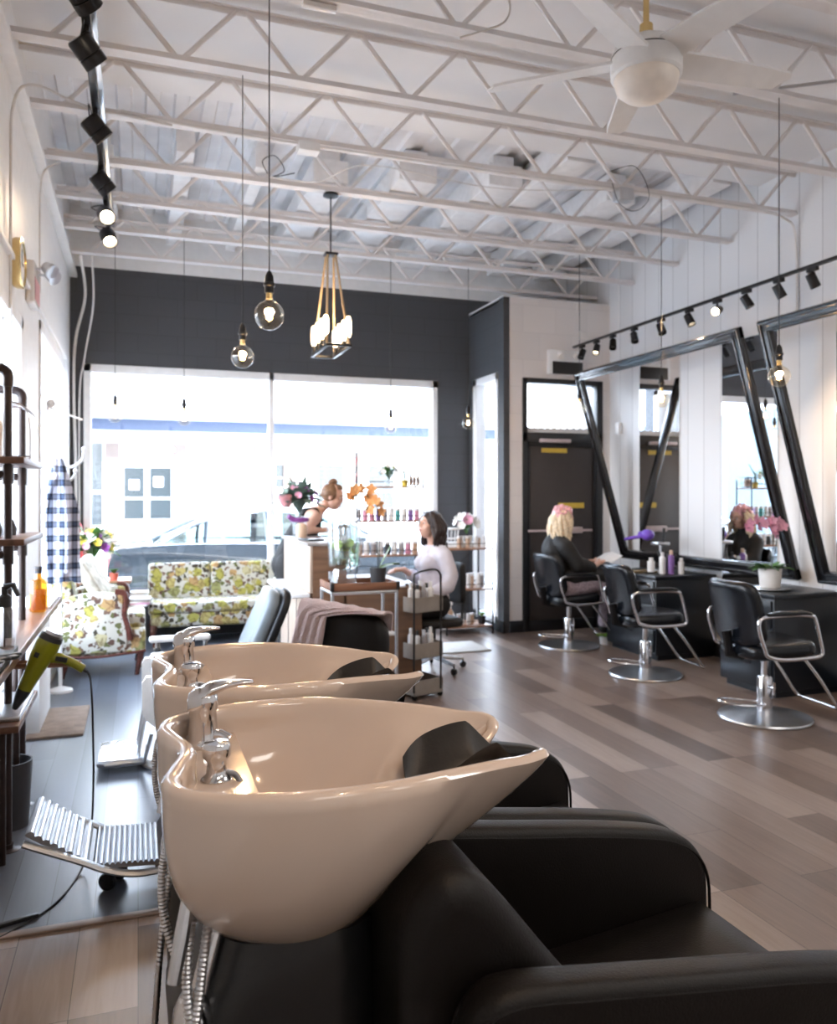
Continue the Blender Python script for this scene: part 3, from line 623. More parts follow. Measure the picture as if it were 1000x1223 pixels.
MB().tube([(.075, -.12, .98), (.058, -.15, .90), (.045, -.165, .84)], [.008, .011, .009], 10).build('release_lever', 'steel', st)
MB().ell((.075, -.1, .74), (.03, .05, .05), 20, 12).tube([(.075, -.1, .74), (.09, -.09, .80), (.11, -.07, .86)], .014, 12).build('waste_trap', 'chrome', st)
corr_hose(MB(), [(.08, .12, .96), (.045, .13, .9), (.04, .13, .8), (.07, .11, .7), (.12, .1, .64)], .008).build('supply_hose', 'steel', st)
# chair
def side_prism(prof, y0, y1, r=.02, seg=3):
    b = bmesh.new(); n = len(prof)
    a = [b.verts.new((x, y0, z)) for x, z in prof]; c = [b.verts.new((x, y1, z)) for x, z in prof]
    b.faces.new(a[::-1]); b.faces.new(c)
    for i in range(n): b.faces.new((a[i], a[(i+1) % n], c[(i+1) % n], c[i]))
    bmesh.ops.recalc_face_normals(b, faces=b.faces)
    ed = [e for e in b.edges if abs(e.verts[0].co.y-e.verts[1].co.y) < 1e-6]
    if r: bmesh.ops.bevel(b, geom=ed, offset=r, segments=seg, profile=.5, affect='EDGES')
    return MB().bm(b)
ap = [(.40, .12)]+[(p.x, p.z) for p in cr([(.40, 0, .70), (.41, 0, .80), (.46, 0, .842), (.6, 0, .828), (.75, 0, .808), (.92, 0, .786), (1.05, 0, .765), (1.13, 0, .745), (1.19, 0, .708), (1.22, 0, .65), (1.225, 0, .56)], 4)]+[(1.19, .12)]
pip = [V((x, 0, z)) for x, z in ap[2:-2]]
for y0, y1 in ((-.348, -.272), (.200, .274)):
    a = side_prism(ap, y0, y1, .022).build('armrest', 'leather', st, 40)
    MB().tube([V((p.x, y0+.004, p.z-.018)) for p in pip], .0035, 6).tube([V((p.x, y1-.004, p.z-.018)) for p in pip], .0035, 6).build('piping', 'leather', a)
bp = [(.34, .60)]+[(p.x, p.z) for p in cr([(.34, 0, .78), (.35, 0, .90), (.39, 0, .962), (.44, 0, .965), (.49, 0, .93), (.58, 0, .82), (.68, 0, .70), (.78, 0, .58), (.82, 0, .48)], 4)]+[(.62, .36)]
bk = side_prism(bp, -.269, .197, .045, 4).build('backrest', 'leather', st, 50)
MB().tube([V((p.x-.02, -.263, p.z-.03)) for p in cr([(.40, 0, .9), (.46, 0, .93), (.52, 0, .86), (.62, 0, .75), (.72, 0, .64), (.78, 0, .55)])], .004, 6).build('piping', 'leather', bk)
b = bmesh.new(); bmesh.ops.create_grid(b, x_segments=20, y_segments=16, size=.5)
top = []
m = MB(); rs = []
for i in range(15):
    t = i/14; x = .66+.53*t; row = []
    for j in range(17):
        u = -1+2*j/16; y = -.036+.233*u
        z = .535+.055*t+.03*(1-u**4)*(1-abs(2*t-1)**6)
        row.append(V((x, y, z)))
    rs.append(row+[V((x+.015*(t > .95), p.y, .40)) for p in row[::-1]])
b.free()
m.rings(rs).build('seat', 'leather', st, 50)
MB().bb(.45, 1.16, -.27, .198, .12, .40, .02).build('seat_base', 'leather', st)
for x in (.48, 1.12):
    for y in (-.31, .235): MB().cyl((x, y, 0), (x, y, .13), .022, 14).build('foot', 'steel', st)
dup(st, (0, SY+.62, 0), 0, 'second shampoo basin with black armchair, just behind the nearest one')
# ---------------------------------------------------------------- styling chairs
def rounded_pad(w, h, th, curve=.05, n=20, e=.45):
    """curved upholstered pad in the YZ plane, thickness along X"""
    m = MB(); rs = []
    for k in range(0, 9):
        a = pi*k/8; sx = -cos(a)*th/2; sc = 1-(th*.55)*(1-sin(a)**.5)/min(w, h)*2 if 0 < k < 8 else 1-th*1.1/min(w, h)
        r = []
        for i in range(4*n):
            t = 2*pi*i/(4*n); y = w/2*sc*math.copysign(abs(cos(t))**e, cos(t)); z = h/2*sc*math.copysign(abs(sin(t))**e, sin(t))
            r.append(V((sx+curve*(2*y/w)**2-.0*z, y*(1-.07*(z/h)), z)))
        rs.append(r)
    return m.rings(rs)
def seat_pad(w, d, th):
    b = rounded_pad(w, d, th, 0); return MB().add([(-z, y, x) for x, y, z in b.v], b.f)
def styling_chair():
    t = thing('styling_chair', '', 'salon chair', (0, 0, 0), 0, 'chrome and black styling chairs')
    MB().lathe([(0, 0), (.295, 0), (.302, .008), (.296, .018), (.2, .035), (.08, .05), (.06, .056), (0, .06)], n=48).build('base', 'steel', t, 40)
    MB().lathe([(0, .05), (.05, .05), (.05, .27), (.043, .285), (0, .285)], n=24).lathe([(0, .28), (.024, .28), (.024, .42), (0, .42)], n=16).build('hydraulic_column', 'chrome', t)
    MB().cyl((.0, -.045, .22), (.0, -.1, .22), .012).cyl((0, -.1, .26), (0, -.09, .17), .009).build('lock_knob', 'chrome', t)
    MB().tube(cr([(-.02, .05, .1), (-.1, .12, .1), (-.22, .14, .11), (-.3, .08, .12), (-.28, -.02, .115), (-.1, -.06, .1), (-.03, -.05, .1)]), .007, 8).build('pump_lever', 'chrome', t)
    MB().box((-.02, 0, .425), (.3, .3, .02), .004).build('seat_plate', 'blackm', t)
    o = seat_pad(.49, .50, .1).build('seat', 'blueleather', t, 60); o.location = (.01, 0, .485); o.rotation_euler = (0, R(-3), 0)
    o = rounded_pad(.51, .43, .075, .07, e=.38).build('backrest', 'blueleather', t, 60); o.location = (-.27, 0, .725); o.rotation_euler = (0, R(-12), 0)
    MB().tube([(-.16, 0, .43), (-.27, 0, .45), (-.29, 0, .6)], .015, 8, flat=2.5).build('back_bracket', 'blackm', t)
    for s_ in (-1, 1):
        y = s_*.275
        a = MB().tube(cr([(-.20, y, .52), (-.23, y, .6), (-.245, y, .68), (-.22, y, .715), (-.15, y, .725), (.05, y, .73), (.15, y, .72), (.175, y, .69), (.2, y, .6), (.225, y, .49), (.21, y, .46), (.15, y, .45), (.0, y, .445), (-.1, y, .45), (-.18, y, .475)], 5, True), .0125, 10, closed=True).build('arm_frame', 'chrome', t, 60)
        MB().tube([(-.18, y, .735), (-.1, y, .742), (.08, y, .744), (.14, y, .735)], [.018, .025, .025, .018], 10, flat=.7).build('arm_pad', 'blueleather', a, 60)
    MB().tube(cr([(.15, .2, .43), (.26, .2, .3), (.38, .2, .13), (.42, .19, .085), (.43, .1, .08), (.43, -.1, .08), (.42, -.19, .085), (.38, -.2, .13), (.26, -.2, .3), (.15, -.2, .43)], 5), .011, 10).build('footrest', 'chrome', t, 60)
    return t
c0 = styling_chair(); c0.location = (4.0, 4.36, 0); c0.rotation_euler = (0, 0, R(-6))
c0['label'] = 'empty styling chair nearest the camera, before the pink orchid desk'
dup(c0, (4.02, 5.74, 0), R(-9), 'empty styling chair in the middle of the row, before the desk with a purple dryer')
dup(c0, (4.06, 7.08, 0), R(0), 'styling chair farthest away, with the caped client sitting in it')
# ---------------------------------------------------------------- leaning frames, mirror strips, desks
def lean_frame(y0, y1, label):
    t = thing('leaning_frame', label, 'frame', (XR-.06, (y0+y1)/2, .82), 0, 'large black frames leaning off the mirror wall')
    t.rotation_euler = (0, -math.atan2(.60, 2.0), 0); h = 2.09; w_ = (y1-y0)/2
    def moulding(pts):
        return pts
    m = MB()
    for q in ((-w_, -w_+.1, 0, h), (w_-.1, w_, 0, h)):
        m.box((0, (q[0]+q[1])/2, h/2), (.05, .1, h), .01).box((-.028, (q[0]+q[1])/2+(.028 if q[0] < 0 else -.028)*-1, h/2), (.02, .03, h-.02), .008).box((-.028, (q[0]+q[1])/2+(.03 if q[0] < 0 else -.03), h/2), (.012, .02, h-.16), .005)
    for z in (.05, h-.05):
        s_ = 1 if z > 1 else -1
        m.box((0, 0, z), (.05, 2*w_, .1), .01).box((-.028, 0, z+.028*s_), (.02, 2*w_-.02, .03), .008).box((-.028, 0, z-.03*s_), (.012, 2*w_-.16, .02), .005)
    m.build('moulding', mat('black_lacquer', (.012, .012, .014), .18, coat=.4) if 'lacquer' not in K else K['lacquer'], t)
    return t
K['lacquer'] = mat('black_lacquer', (.013, .013, .015), .22, coat=.5)
lean_frame(5.1, 7.6, 'black rectangular frame tilted off the wall above the two far desks')
lean_frame(2.35, 4.9, 'nearest black frame tilted off the wall, cut by the right edge')
for (y0, y1), lab in (((6.70, 7.37), 'tall mirror strip nearest the black door'), ((5.40, 6.08), 'tall mirror strip reflecting the client and the front window'), ((4.12, 4.79), 'tall mirror strip cut by the right edge of the photo')):
    t = thing('wall_mirror', lab, 'mirror', (XR, (y0+y1)/2, .45), 0, 'tall mirror strips on the board wall')
    h = 2.45; w_ = (y1-y0)/2
    MB().bb(-.012, -.008, -w_, w_, 0, h).build('mirror_glass', 'mirror', t, 0)
    MB().bb(-.0079, -.001, -w_, w_, 0, h).build('backing', 'white', t, 0)
def desk(y0, y1, label, x0=4.42):
    t = thing('styling_desk', label, 'desk', (4.74, (y0+y1)/2, 0), 0, 'black styling desks at the mirror wall')
    hw = (y1-y0)/2; a = x0-4.74; b_ = XR-.03-4.74
    MB().bb(a, b_, -hw, hw, .05, .735, .004).bb(a+.04, b_, -hw+.03, hw-.03, 0, .06).build('cabinet', 'blackdesk', t)
    MB().bb(a-.02, b_, -hw-.02, hw+.02, .736, .77, .004).build('top', 'blackdesk', t)
    for z0, z1 in ((.08, .28), (.30, .5), (.52, .72)):
        d_ = MB().bb(a-.018, a-.0005, -hw+.02, hw-.02, z0, z1, .003).build('drawer', 'blackdesk', t)
        MB().bb(a-.024, a-.019, -.07, .07, z1-.06, z1-.035, .004).build('drawer_slot', 'blackm', d_)
    return t
K['blackdesk'] = mat('black_desk_laminate', (.006, .009, .014), .3)
desk(6.15, 6.95, 'black drawer desk holding the purple hair dryer'); desk(4.72, 5.3, 'black drawer desk under the white pot of pink orchids')
# ---------------------------------------------------------------- barber chairs on the left
t = thing('barber_chair', 'black barber chair whose ribbed metal footrest reaches out, pink towel on its back', 'barber chair', (.42, 3.3, 0))
MB().lathe([(0, 0), (.31, 0), (.32, .015), (.3, .04), (.22, .07), (.09, .09), (0, .1)], n=40).build('base', mat('glossy_black_base', (.012, .012, .014), .1, coat=.5), t, 50)
MB().torus((0, 0, .01), .318, .01, n=48).build('base_ring', 'chrome', t)
MB().lathe([(0, .08), (.085, .08), (.08, .3), (.06, .4), (0, .4)], n=24).build('column', 'blackm', t)
b = seat_pad(.55, .52, .13).build('seat', 'leather', t, 60); b.location = (0, 0, .47)
b = rounded_pad(.40, .56, .10, .02, e=.42).build('backrest', 'leather', t, 60); b.location = (.37, -.02, .745); b.rotation_euler = (R(6), R(10), R(48))
for s_ in (-1, 1): MB().box((.03, s_*.29, .66), (.42, .06, .05), .02).box((.0, s_*.29, .55), (.05, .03, .2), .01).build('armrest', 'leather', t)
# ribbed footrest, in local coordinates (world minus .42, 3.3)
def ribs(x0, z0, x1, z1, y0, y1, n):
    m = MB(); top = []; L_ = V((x1-x0, 0, z1-z0)); nn = V((-(z1-z0), 0, x1-x0)).normalized(); nn = nn if nn.z > 0 else -nn
    N_ = n*8; rs = []
    for i in range(N_+1):
        t_ = i/N_; p = V((x0, 0, z0))+L_*t_; q = p+nn*(.011*abs(math.sin(pi*n*t_))+.004); d_ = p-nn*.008
        rs.append([V((q.x, y0, q.z)), V((q.x, y1, q.z)), V((d_.x, y1, d_.z)), V((d_.x, y0, d_.z))])
    return m.rings(rs)
fr = MB().tube(cr([(-.30, -.2, .13), (-.42, -.2, .125), (-.52, -.2, .15), (-.62, -.2, .2), (-.80, -.2, .285)]), .02, 8, flat=.6).cyl((-.5, -.2, .145), (-.5, .17, .145), .01).tube(cr([(-.30, .17, .13), (-.42, .17, .125), (-.52, .17, .15), (-.62, .17, .2), (-.80, .17, .285)]), .02, 8, flat=.6).build('footrest', 'alu', t)
ribs(-.345, .150, -.575, .165, -.19, .16, 12).build('ribbed_plate', 'alu', fr, 60)
ribs(-.59, .178, -.79, .315, -.19, .16, 8).build('ribbed_plate', 'alu', fr, 60)
MB().bb(-.36, -.12, -.16, -.1, .11, .15, .01).bb(-.36, -.12, .06, .12, .11, .15, .01).build('bracket', 'alu', fr)
for dx in (0, .04):
    MB().cyl((-.53+dx, -.03+dx*2, .055), (-.53+dx, -.03+dx*2, .14), .011).lathe([(0, -.012), (.03, -.012), (.034, -.006), (.034, .006), (.03, .012), (0, .012)], (-.53+dx, -.03+dx*2, .036), 18, (.5, 1, 0)).build('caster', 'blackm', fr)
# towel over the back, following the turned backrest
Mb = Matrix.Translation((.79, 3.28, .745)) @ Euler((R(6), R(10), R(48))).to_matrix().to_4x4()
m = MB(); rs = []
for i in range(29):
    pts = cr([(-.068, 0, .02), (-.070, 0, .14), (-.068, 0, .24), (-.05, 0, .285), (0, 0, .30), (.05, 0, .285), (.068, 0, .22)], 5)
    k = i/28*(len(pts)-1); a = int(min(k, len(pts)-2)); p = pts[a].lerp(pts[a+1], k-a); q = pts[a+1]-pts[a]; nr = V((q.z, 0, -q.x)).normalized()
    ylo = .07-.25*max(0, min(1, (i-9)/5))
    row = [V((p.x+.004*sin(j*1.7+i*.4), ylo+(.212-ylo)*j/14, p.z+.003*cos(j*2.1))) for j in range(15)]
    rs.append([Mb @ v for v in row+[v+nr*.009 for v in row[::-1]]])
o = m.rings(rs).tube([Mb @ V((-.02, .19, .29)), Mb @ V((0, .212, .1)), Mb @ V((.02, .215, -.12))], .012, 8, flat=.6).build('towel', 'towel', None, 60); tag(o, 'pink and white towel draped over the back of the black barber chair', 'towel')

t = thing('barber_chair', 'vintage white enamel barber chair with a foil-wrapped footplate', 'barber chair', (.33, 4.82, 0))
MB().lathe([(0, 0), (.33, 0), (.34, .02), (.32, .05), (.2, .07), (.12, .1), (.1, .3), (.12, .38), (0, .38)], n=40).build('base', 'cream', t, 45)
b = seat_pad(.5, .5, .12).build('seat', 'leather', t, 60); b.location = (0, 0, .5)
b = rounded_pad(.40, .42, .08, .02, e=.5).build('backrest', mat('grey_vinyl', (.2, .235, .26), .35), t, 60); b.location = (.34, 0, .76); b.rotation_euler = (0, R(24), 0)
b2 = rounded_pad(.44, .44, .05, .02, e=.5).build('back_shell', 'blackm', t, 60); b2.location = (.405, 0, .755); b2.rotation_euler = (0, R(24), 0)
for s_ in (-1, 1):
    ap = [(-.29, .30), (-.31, .34), (-.31, .5), (-.29, .53), (-.24, .53), (-.21, .5), (-.2, .43), (-.1, .41), (.1, .41), (.16, .36), (.16, .3), (.1, .24), (-.22, .24)]
    MB().prism([(x, z) for x, z in ap], .05, Matrix.Translation((0, s_*.27, 0)) @ Matrix.Rotation(pi/2, 4, 'X')).build('side_panel', 'cream', t)
    MB().box((-.09, s_*.27, .635), (.36, .07, .035), .015).build('armrest', 'cream', t)
    MB().cyl((-.22, s_*.27, .5), (-.22, s_*.27, .63), .014).cyl((.06, s_*.27, .4), (.06, s_*.27, .63), .014).lathe([(0, -.02), (.02, -.02), (.02, .02), (0, .02)], (-.22, s_*.27, .57), 14, (0, 1, 0)).build('arm_post', 'chrome', t)
for s_ in (-.13, .13): MB().tube([(-.24, s_, .42), (-.30, s_, .25), (-.33, s_, .06)], .02, 8, flat=.6).build('leg_support', 'steel', t)
fp = MB().box((-.42, 0, .055), (.24, .4, .022), .006).tube([(-.5, -.2, .05), (-.3, -.2, .05), (-.26, -.2, .2)], .012, 8).build('footplate', 'alu', t)
MB().box((-.43, 0, .069), (.21, .37, .006), .002).build('foil_cover', 'foilm', fp)
# ---------------------------------------------------------------- plants and flowers
def blossom(m, c, r, seed=0, n=5, cup=.3, d=(0, -.5, 1)):
    rnd = random.Random(seed); c = V(c); q = V(d).to_track_quat('Z', 'Y').to_matrix()
    for i in range(n):
        a = 2*pi*i/n+rnd.random()*.4
        pts = []
        for t, w_ in ((0, .08), (.3, .27), (.6, .4), (.85, .33), (1, .08)):
            for s_ in (-1, 0, 1): pts.append(c+q @ V((cos(a)*t*r-sin(a)*s_*w_*r, sin(a)*t*r+cos(a)*s_*w_*r, cup*r*t*t+(.08*r if s_ else 0))))
        m.add(pts, [(i*3+j, i*3+j+1, i*3+j+4, i*3+j+3) for i in range(4) for j in range(2)])
    m.ell(c+q @ V((0, 0, .05*r)), (r*.16,)*3, 8, 6); return m
def leafblade(m, p, d, L_, w_, droop=.3):
    p = V(p); d = V(d).normalized(); s_ = d.cross(V((0, 0, 1))); s_ = s_.normalized() if s_.length > .01 else V((1, 0, 0)); pts = []
    for t, k in ((0, .15), (.25, .8), (.5, 1), (.75, .75), (1, .05)):
        c = p+d*L_*t-V((0, 0, droop*L_*t*t))
        for u in (-1, 0, 1): pts.append(c+s_*u*k*w_/2+V((0, 0, abs(u)*.12*w_)))
    m.add(pts, [(i*3+j, i*3+j+1, i*3+j+4, i*3+j+3) for i in range(4) for j in range(2)]); return m
def bouquet(t, c, r, cols, nb=26, nl=40, bs=.045, seed=1, squash=.75, leafm='leafg'):
    rnd = random.Random(seed); c = V(c); m = MB()
    for i in range(nl):
        a = rnd.random()*2*pi; e = rnd.uniform(-.2, 1.2); d = V((cos(a)*cos(e), sin(a)*cos(e), sin(e)))
        leafblade(m, c+d*r*.15, d, r*rnd.uniform(.7, 1.2), r*.34, rnd.uniform(.0, .3))
        m.tube([c+V((0, 0, -r*.7)), c+d*r*.4], .0025, 4)
    m.build('foliage', leafm, t, 60)
    for i in range(nb):
        a = 2*pi*i*.618; e = -.15+1.5*(i+.5)/nb; d = V((cos(a)*cos(e), sin(a)*cos(e), sin(e)*squash))
        blossom(MB(), c+d*r*rnd.uniform(.75, .95), bs*rnd.uniform(.7, 1.15), i, 6 if i % 2 else 9, .5, d+V((0, -.2, .1))).build('flower', cols[i % len(cols)], t, 60)
def orchid(t, base, pts, col, nfl, r, lean=(0, -1, .2), leaves=4, seed=3, ll=.14):
    rnd = random.Random(seed); c = cr([V(base)+V(p) for p in pts], 6)
    MB().tube(c, .0035, 6).build('stem', 'leafd', t)
    for i in range(nfl):
        k = int(len(c)*(.55+.44*i/max(1, nfl-1)))-1; p = c[min(k, len(c)-1)]+V((rnd.uniform(-.045, .045), rnd.uniform(-.03, .01), rnd.uniform(-.035, .045)))
        blossom(MB(), p, r*rnd.uniform(.85, 1.15), i, 5, .15, (rnd.uniform(-.5, .4), lean[1], lean[2])).build('flower', col, t, 60)
    m = MB()
    for i in range(leaves):
        a = 2*pi*i/leaves+.5; leafblade(m, base, (cos(a), sin(a), .5), ll, .06, .5)
    m.build('leaf', 'leafb', t, 60)
K['leafd'] = mat('dark_stem', (.03, .04, .025), .5); K['leafb'] = mat('orchid_leaf', (.09, .2, .04), .35, var=.2)
def potmesh(r, h, c=(0, 0, 0), taper=.82): return MB().lathe([(0, 0), (r*taper, 0), (r, h), (r*.92, h), (r*.88, h*.85), (0, h*.85)], c, 28)
# ---------------------------------------------------------------- seating group
t = thing('floral_sofa', 'two-seat floral sofa below the front window', 'sofa', (.10, 8.31, 0))
def soft(x0, x1, y0, y1, z0, z1, r=.05, bulge=.0):
    b = bmesh.new(); bmesh.ops.create_cube(b, size=1); bmesh.ops.scale(b, vec=(abs(x1-x0), abs(y1-y0), abs(z1-z0)), verts=b.verts)
    bmesh.ops.bevel(b, geom=list(b.edges), offset=r, segments=4, profile=.6, affect='EDGES')
    return MB().bm(b, Matrix.Translation(((x0+x1)/2, (y0+y1)/2, (z0+z1)/2)))
for a in (0, 1):
    o = soft(.0+.63*a, .625+.63*a, .42, .56, .28, .83, .045).build('back_cushion', 'floral', t, 60); o.rotation_euler = (R(-4), 0, 0)
soft(.0, 1.27, .0, .5, .33, .44, .04).build('seat_cushion', 'floral', t, 60)
soft(.02, 1.27, .02, .55, .19, .34, .04).build('base', 'floral', t, 60)
soft(1.28, 1.42, .0, .5, .2, .62, .05).build('armrest', 'floral', t, 60)
MB().tube(cr([(1.35, -.01, .2), (1.36, -.03, .4), (1.34, -.04, .55), (1.35, .0, .68)]), .022, 8).build('arm_scroll', 'mahog', t)
for x in (.05, 1.35):
    for y in (.04, .5): MB().tube(cr([(x, y, .21), (x-.01, y-.02, .14), (x+.005, y-.01, .06), (x, y-.02, 0)]), [.035]*6+[.03]*6+[.02]*7, 8).build('leg', 'mahog', t)
t = thing('floral_armchair', 'floral armchair with carved dark wood arm ends beside the left wall', 'armchair', (-.24, 7.45, 0))
arm_out = [(-.36, .2)]+[(p.x, p.z) for p in cr([(-.37, 0, .45), (-.36, 0, .62), (-.26, 0, .68), (-.1, 0, .70), (.08, 0, .69), (.13, 0, .66), (.12, 0, .55), (.15, 0, .42), (.16, 0, .3), (.14, 0, .2)], 4)]
for y0, y1 in ((-.36, -.25), (.25, .36)): side_prism(arm_out, y0, y1, .02).build('armrest', 'floral', t, 50)
for y in (-.35, .30): MB().tube(cr([(.06, y, .705), (.13, y, .69), (.15, y, .62), (.13, y, .52), (.16, y, .4), (.18, y, .3)]), .018, 8, flat=1.4).build('arm_scroll', 'mahog', t)
soft(-.22, .30, -.25, .25, .38, .5, .045).build('seat_cushion', 'floral', t, 60)
soft(-.34, .30, -.345, .35, .18, .39, .04).build('base', 'floral', t, 60)
o = soft(-.09, .07, -.25, .25, .0, .5, .05).build('backrest', 'floral', t, 60); o.location = (-.30, 0, .44); o.rotation_euler = (0, R(-9), 0)
MB().tube(cr([(-.34, -.35, .19), (-.1, -.36, .175), (.12, -.36, .19), (.3, -.34, .205)]), .012, 6).build('apron', 'mahog', t)
for x, y in ((-.32, -.31), (.26, -.31), (-.32, .31), (.26, .31)): MB().tube([(x, y, .2), (x-.01, y, .1), (x-.03, y, 0)], [.035, .028, .02], 8).build('leg', 'mahog', t)
K['pillow'] = mat('cream_gold_pillow', (.46, .42, .34), .8, var=.4, scale=14)
o = soft(-.05, .05, -.2, .2, -.19, .19, .045).build('throw_pillow', 'pillow', None, 60); o.location = (-.36, 7.36, .80); o.rotation_euler = (R(8), R(-28), R(-12)); tag(o, 'cream and gold pillow leaning in the floral armchair', 'pillow')
K['tablewood'] = wood('honey_wood', (.22, .1, .05), (.38, .2, .11), 'X')
t = thing('step_table', 'small two-level wooden side table between armchair and sofa', 'side table', (-.3, 8.42, 0))
K['tablewood'] = wood('honey_wood', (.22, .1, .05), (.38, .2, .11), 'X')
MB().bb(-.28, .24, -.2, .2, .66, .685, .008).build('top', 'tablewood', t); MB().bb(-.28, .36, -.24, .2, .40, .425, .008).build('shelf', 'tablewood', t)
for x in (-.26, .2):
    for y in (-.17, .17): MB().lathe([(.012, .42), (.018, .48), (.011, .55), (.017, .62), (.014, .66)], (x, y, 0), 10).build('spindle', 'tablewood', t)
for x in (-.25, .33):
    for y in (-.2, .17): MB().tube([(x, y, .4), (x, y, 0)], [.018, .012], 8).build('leg', 'tablewood', t)
for i, (w_, c_, lab) in enumerate(((.26, 'label', 'lowest'), (.25, 'petalp', 'second lowest'), (.23, 'petalw', 'middle'), (.24, 'grey', 'second from the top'), (.2, 'label', 'topmost'))):
    o = MB().box((0, 0, 0), (w_, .2, .014), .003).build('magazine', K[c_]); o.location = (-.03+.012*i, 8.36, .433+.0155*i); o.rotation_euler = (0, 0, .2*(i % 3)-.2); tag(o, 'magazine on the wooden step table, %s of its stack' % lab, 'magazine', 'magazines on the step table')
t = thing('flower_vase', 'glass vase with a big yellow, white and purple bouquet on the side table', 'bouquet', (-.42, 8.4, .685))
MB().lathe([(0, 0), (.055, 0), (.06, .01), (.05, .1), (.075, .22), (.07, .22), (.045, .1), (.05, .015), (0, .01)], n=24).build('vase', 'jarglass', t)
bouquet(t, (0, 0, .32), .2, ['petaly', 'petalw', 'petalw', 'petalv', 'petaly', 'petalw', 'petalp'], 36, 90, .048, 4, .8, 'leaf')
for x, lab in ((-.36, 'small red potted plant under the big bouquet, left one'), (-.22, 'small red potted plant under the big bouquet, right one')):
    t = thing('potted_succulent', lab, 'plant', (x, 8.28, .685), 0, 'little red pots on the side table')
    potmesh(.042, .07).build('pot', 'redpot', t); m = MB()
    for i in range(12): leafblade(m, (0, 0, .06), (cos(i*2.4), sin(i*2.4), 1.2), .07, .03, .1)
    m.build('leaf', 'leaf', t)
tag(MB().box((-.49, 5.78, .012), (.42*.8, .72, .016), .004).build('floor_mat', 'rug'), 'brown bristle mat on the dark floor under the left shelf', 'mat')
tag(MB().box((2.85, 7.35, .008), (.75, .5, .012), .003).build('floor_mat', 'palerug'), 'pale mat on the floor behind the tiered trolley', 'mat')
# coat tree with shirt
t = thing('coat_rack', 'white coat stand with curved hooks near the left wall', 'coat rack', (-.56, 6.7, 0))
MB().cyl((0, 0, 0), (0, 0, 1.9), .014, 10).lathe([(0, 1.9), (.02, 1.9), (.028, 1.93), (.018, 1.955), (0, 1.96)], n=12).lathe([(0, 0), (.09, 0), (.085, .02), (.03, .04), (0, .05)], n=24).build('pole', 'white', t)
for i, (a, z) in enumerate(((0, 1.72), (2.1, 1.72), (4.2, 1.72), (-.25, 1.6), (1.9, 1.6), (4.0, 1.6))):
    L_ = .15 if z > 1.7 else .1
    MB().tube(cr([(0, 0, z), (cos(a)*L_*.5, sin(a)*L_*.5, z+.0), (cos(a)*L_, sin(a)*L_, z+.05), (cos(a)*L_*1.1, sin(a)*L_*1.1, z+.13 if z > 1.7 else z+.08)]), .011, 8).ell((cos(a)*L_*1.1, sin(a)*L_*1.1, z+(.14 if z > 1.7 else .09)), (.018,)*3, 10, 8).build('hook', 'white', t)
m = MB(); rs = []
for i in range(30):
    s_ = i/29; z = 1.78-.9*s_; w_ = .03+.075*min(1, s_*2.2)+.02*s_; d_ = .03+.035*min(1, s_*2)
    rs.append([V((w_*cos(a)*(1+.22*sin(5*a+s_*3)+.08*sin(11*a)) - .015+.02*s_, d_*sin(a)*(1+.35*sin(6*a+1+s_*3)), z-.05*s_*(abs(cos(a*1.5)))*(1 if i > 22 else 0))) for a in [2*pi*j/40 for j in range(40)]])
o = m.rings(rs)
o.tube(cr([(-.03, -.03, 1.66), (-.08, -.05, 1.5), (-.10, -.05, 1.3), (-.09, -.04, 1.1), (-.08, -.05, .95)]), [.032]*25, 12, flat=.7).tube(cr([(.03, -.05, 1.62), (.05, -.07, 1.4), (.06, -.07, 1.15), (.05, -.06, .92)]), [.035]*19, 12, flat=.6)
o = o.build('plaid_shirt', 'plaid', None, 60); o.location = (-.56, 6.66, 0); tag(o, 'black, white and blue plaid shirt hanging on the white coat stand', 'shirt')
t = thing('wall_rail', 'thin white and chrome rails across the second left window', 'rail', (-.60, 6.2, 2.1))
MB().tube([(.03, -.2, .0), (.16, 1.0, .03)], .008, 8).build('white_rail', 'white', t); MB().tube([(-.02, -.25, .08), (.0, 1.2, .1)], .006, 8).build('chrome_rail', 'chrome', t); MB().ell((.02, .0, .05), (.03,)*3, 10, 8).cyl((.0, .0, .05), (0, 0, .0), .01).build('finial', 'white', t)
# ---------------------------------------------------------------- left pipe shelf and counter
t = thing('pipe_shelf', 'dark iron pipe shelf with walnut boards on the left counter', 'shelf', (-.52, 3.78, 0))
for dx, y, top in ((0, 0, 2.03), (-.01, .52, 2.0)):
    m = MB().cyl((dx, y, 0), (dx, y, top-.06), .0165, 14)
    m.tube(cr([(dx, y, top-.07), (dx, y, top-.02), (dx-.02, y, top+.005), (dx-.06, y, top+.01), (dx-.13, y, top+.01)]), .021, 12)
    m.build('upright_pipe', 'iron', t, 50)
    MB().lathe([(0, 0), (.05, 0), (.05, .006), (.022, .012), (.022, .03), (0, .03)], (dx, y, 0), 20).build('floor_flange', 'iron', t)
    for z in (1.60, 1.26): MB().cyl((dx, y, z-.05), (dx, y, z+.03), .0225, 14).cyl((dx, y, z-.01), (dx-.13, y, z-.01), .018, 12).build('tee_fitting', 'iron', t, 50)
for z in (1.635, 1.29): MB().bb(-.135, .07, -.06, .66, z, z+.028, .004).build('board', 'redwood', t)
MB().bb(-.135, .08, -.3, .32, .572, .6, .004).build('low_board', 'redwood', t)
for y in (-.2, .2): MB().cyl((.0, y+.05, .0), (.0, y+.05, .572), .014).build('low_leg', 'iron', t)
t = thing('side_counter', 'long brown wood counter along the left wall', 'counter', (-.54, 4.1, 0))
MB().bb(-.115, .11, -1.6, 1.15, .865, .9, .004).build('worktop', 'counter', t)
MB().bb(-.11, .05, .55, 1.1, .25, .865, .004).build('cabinet', 'white', t)
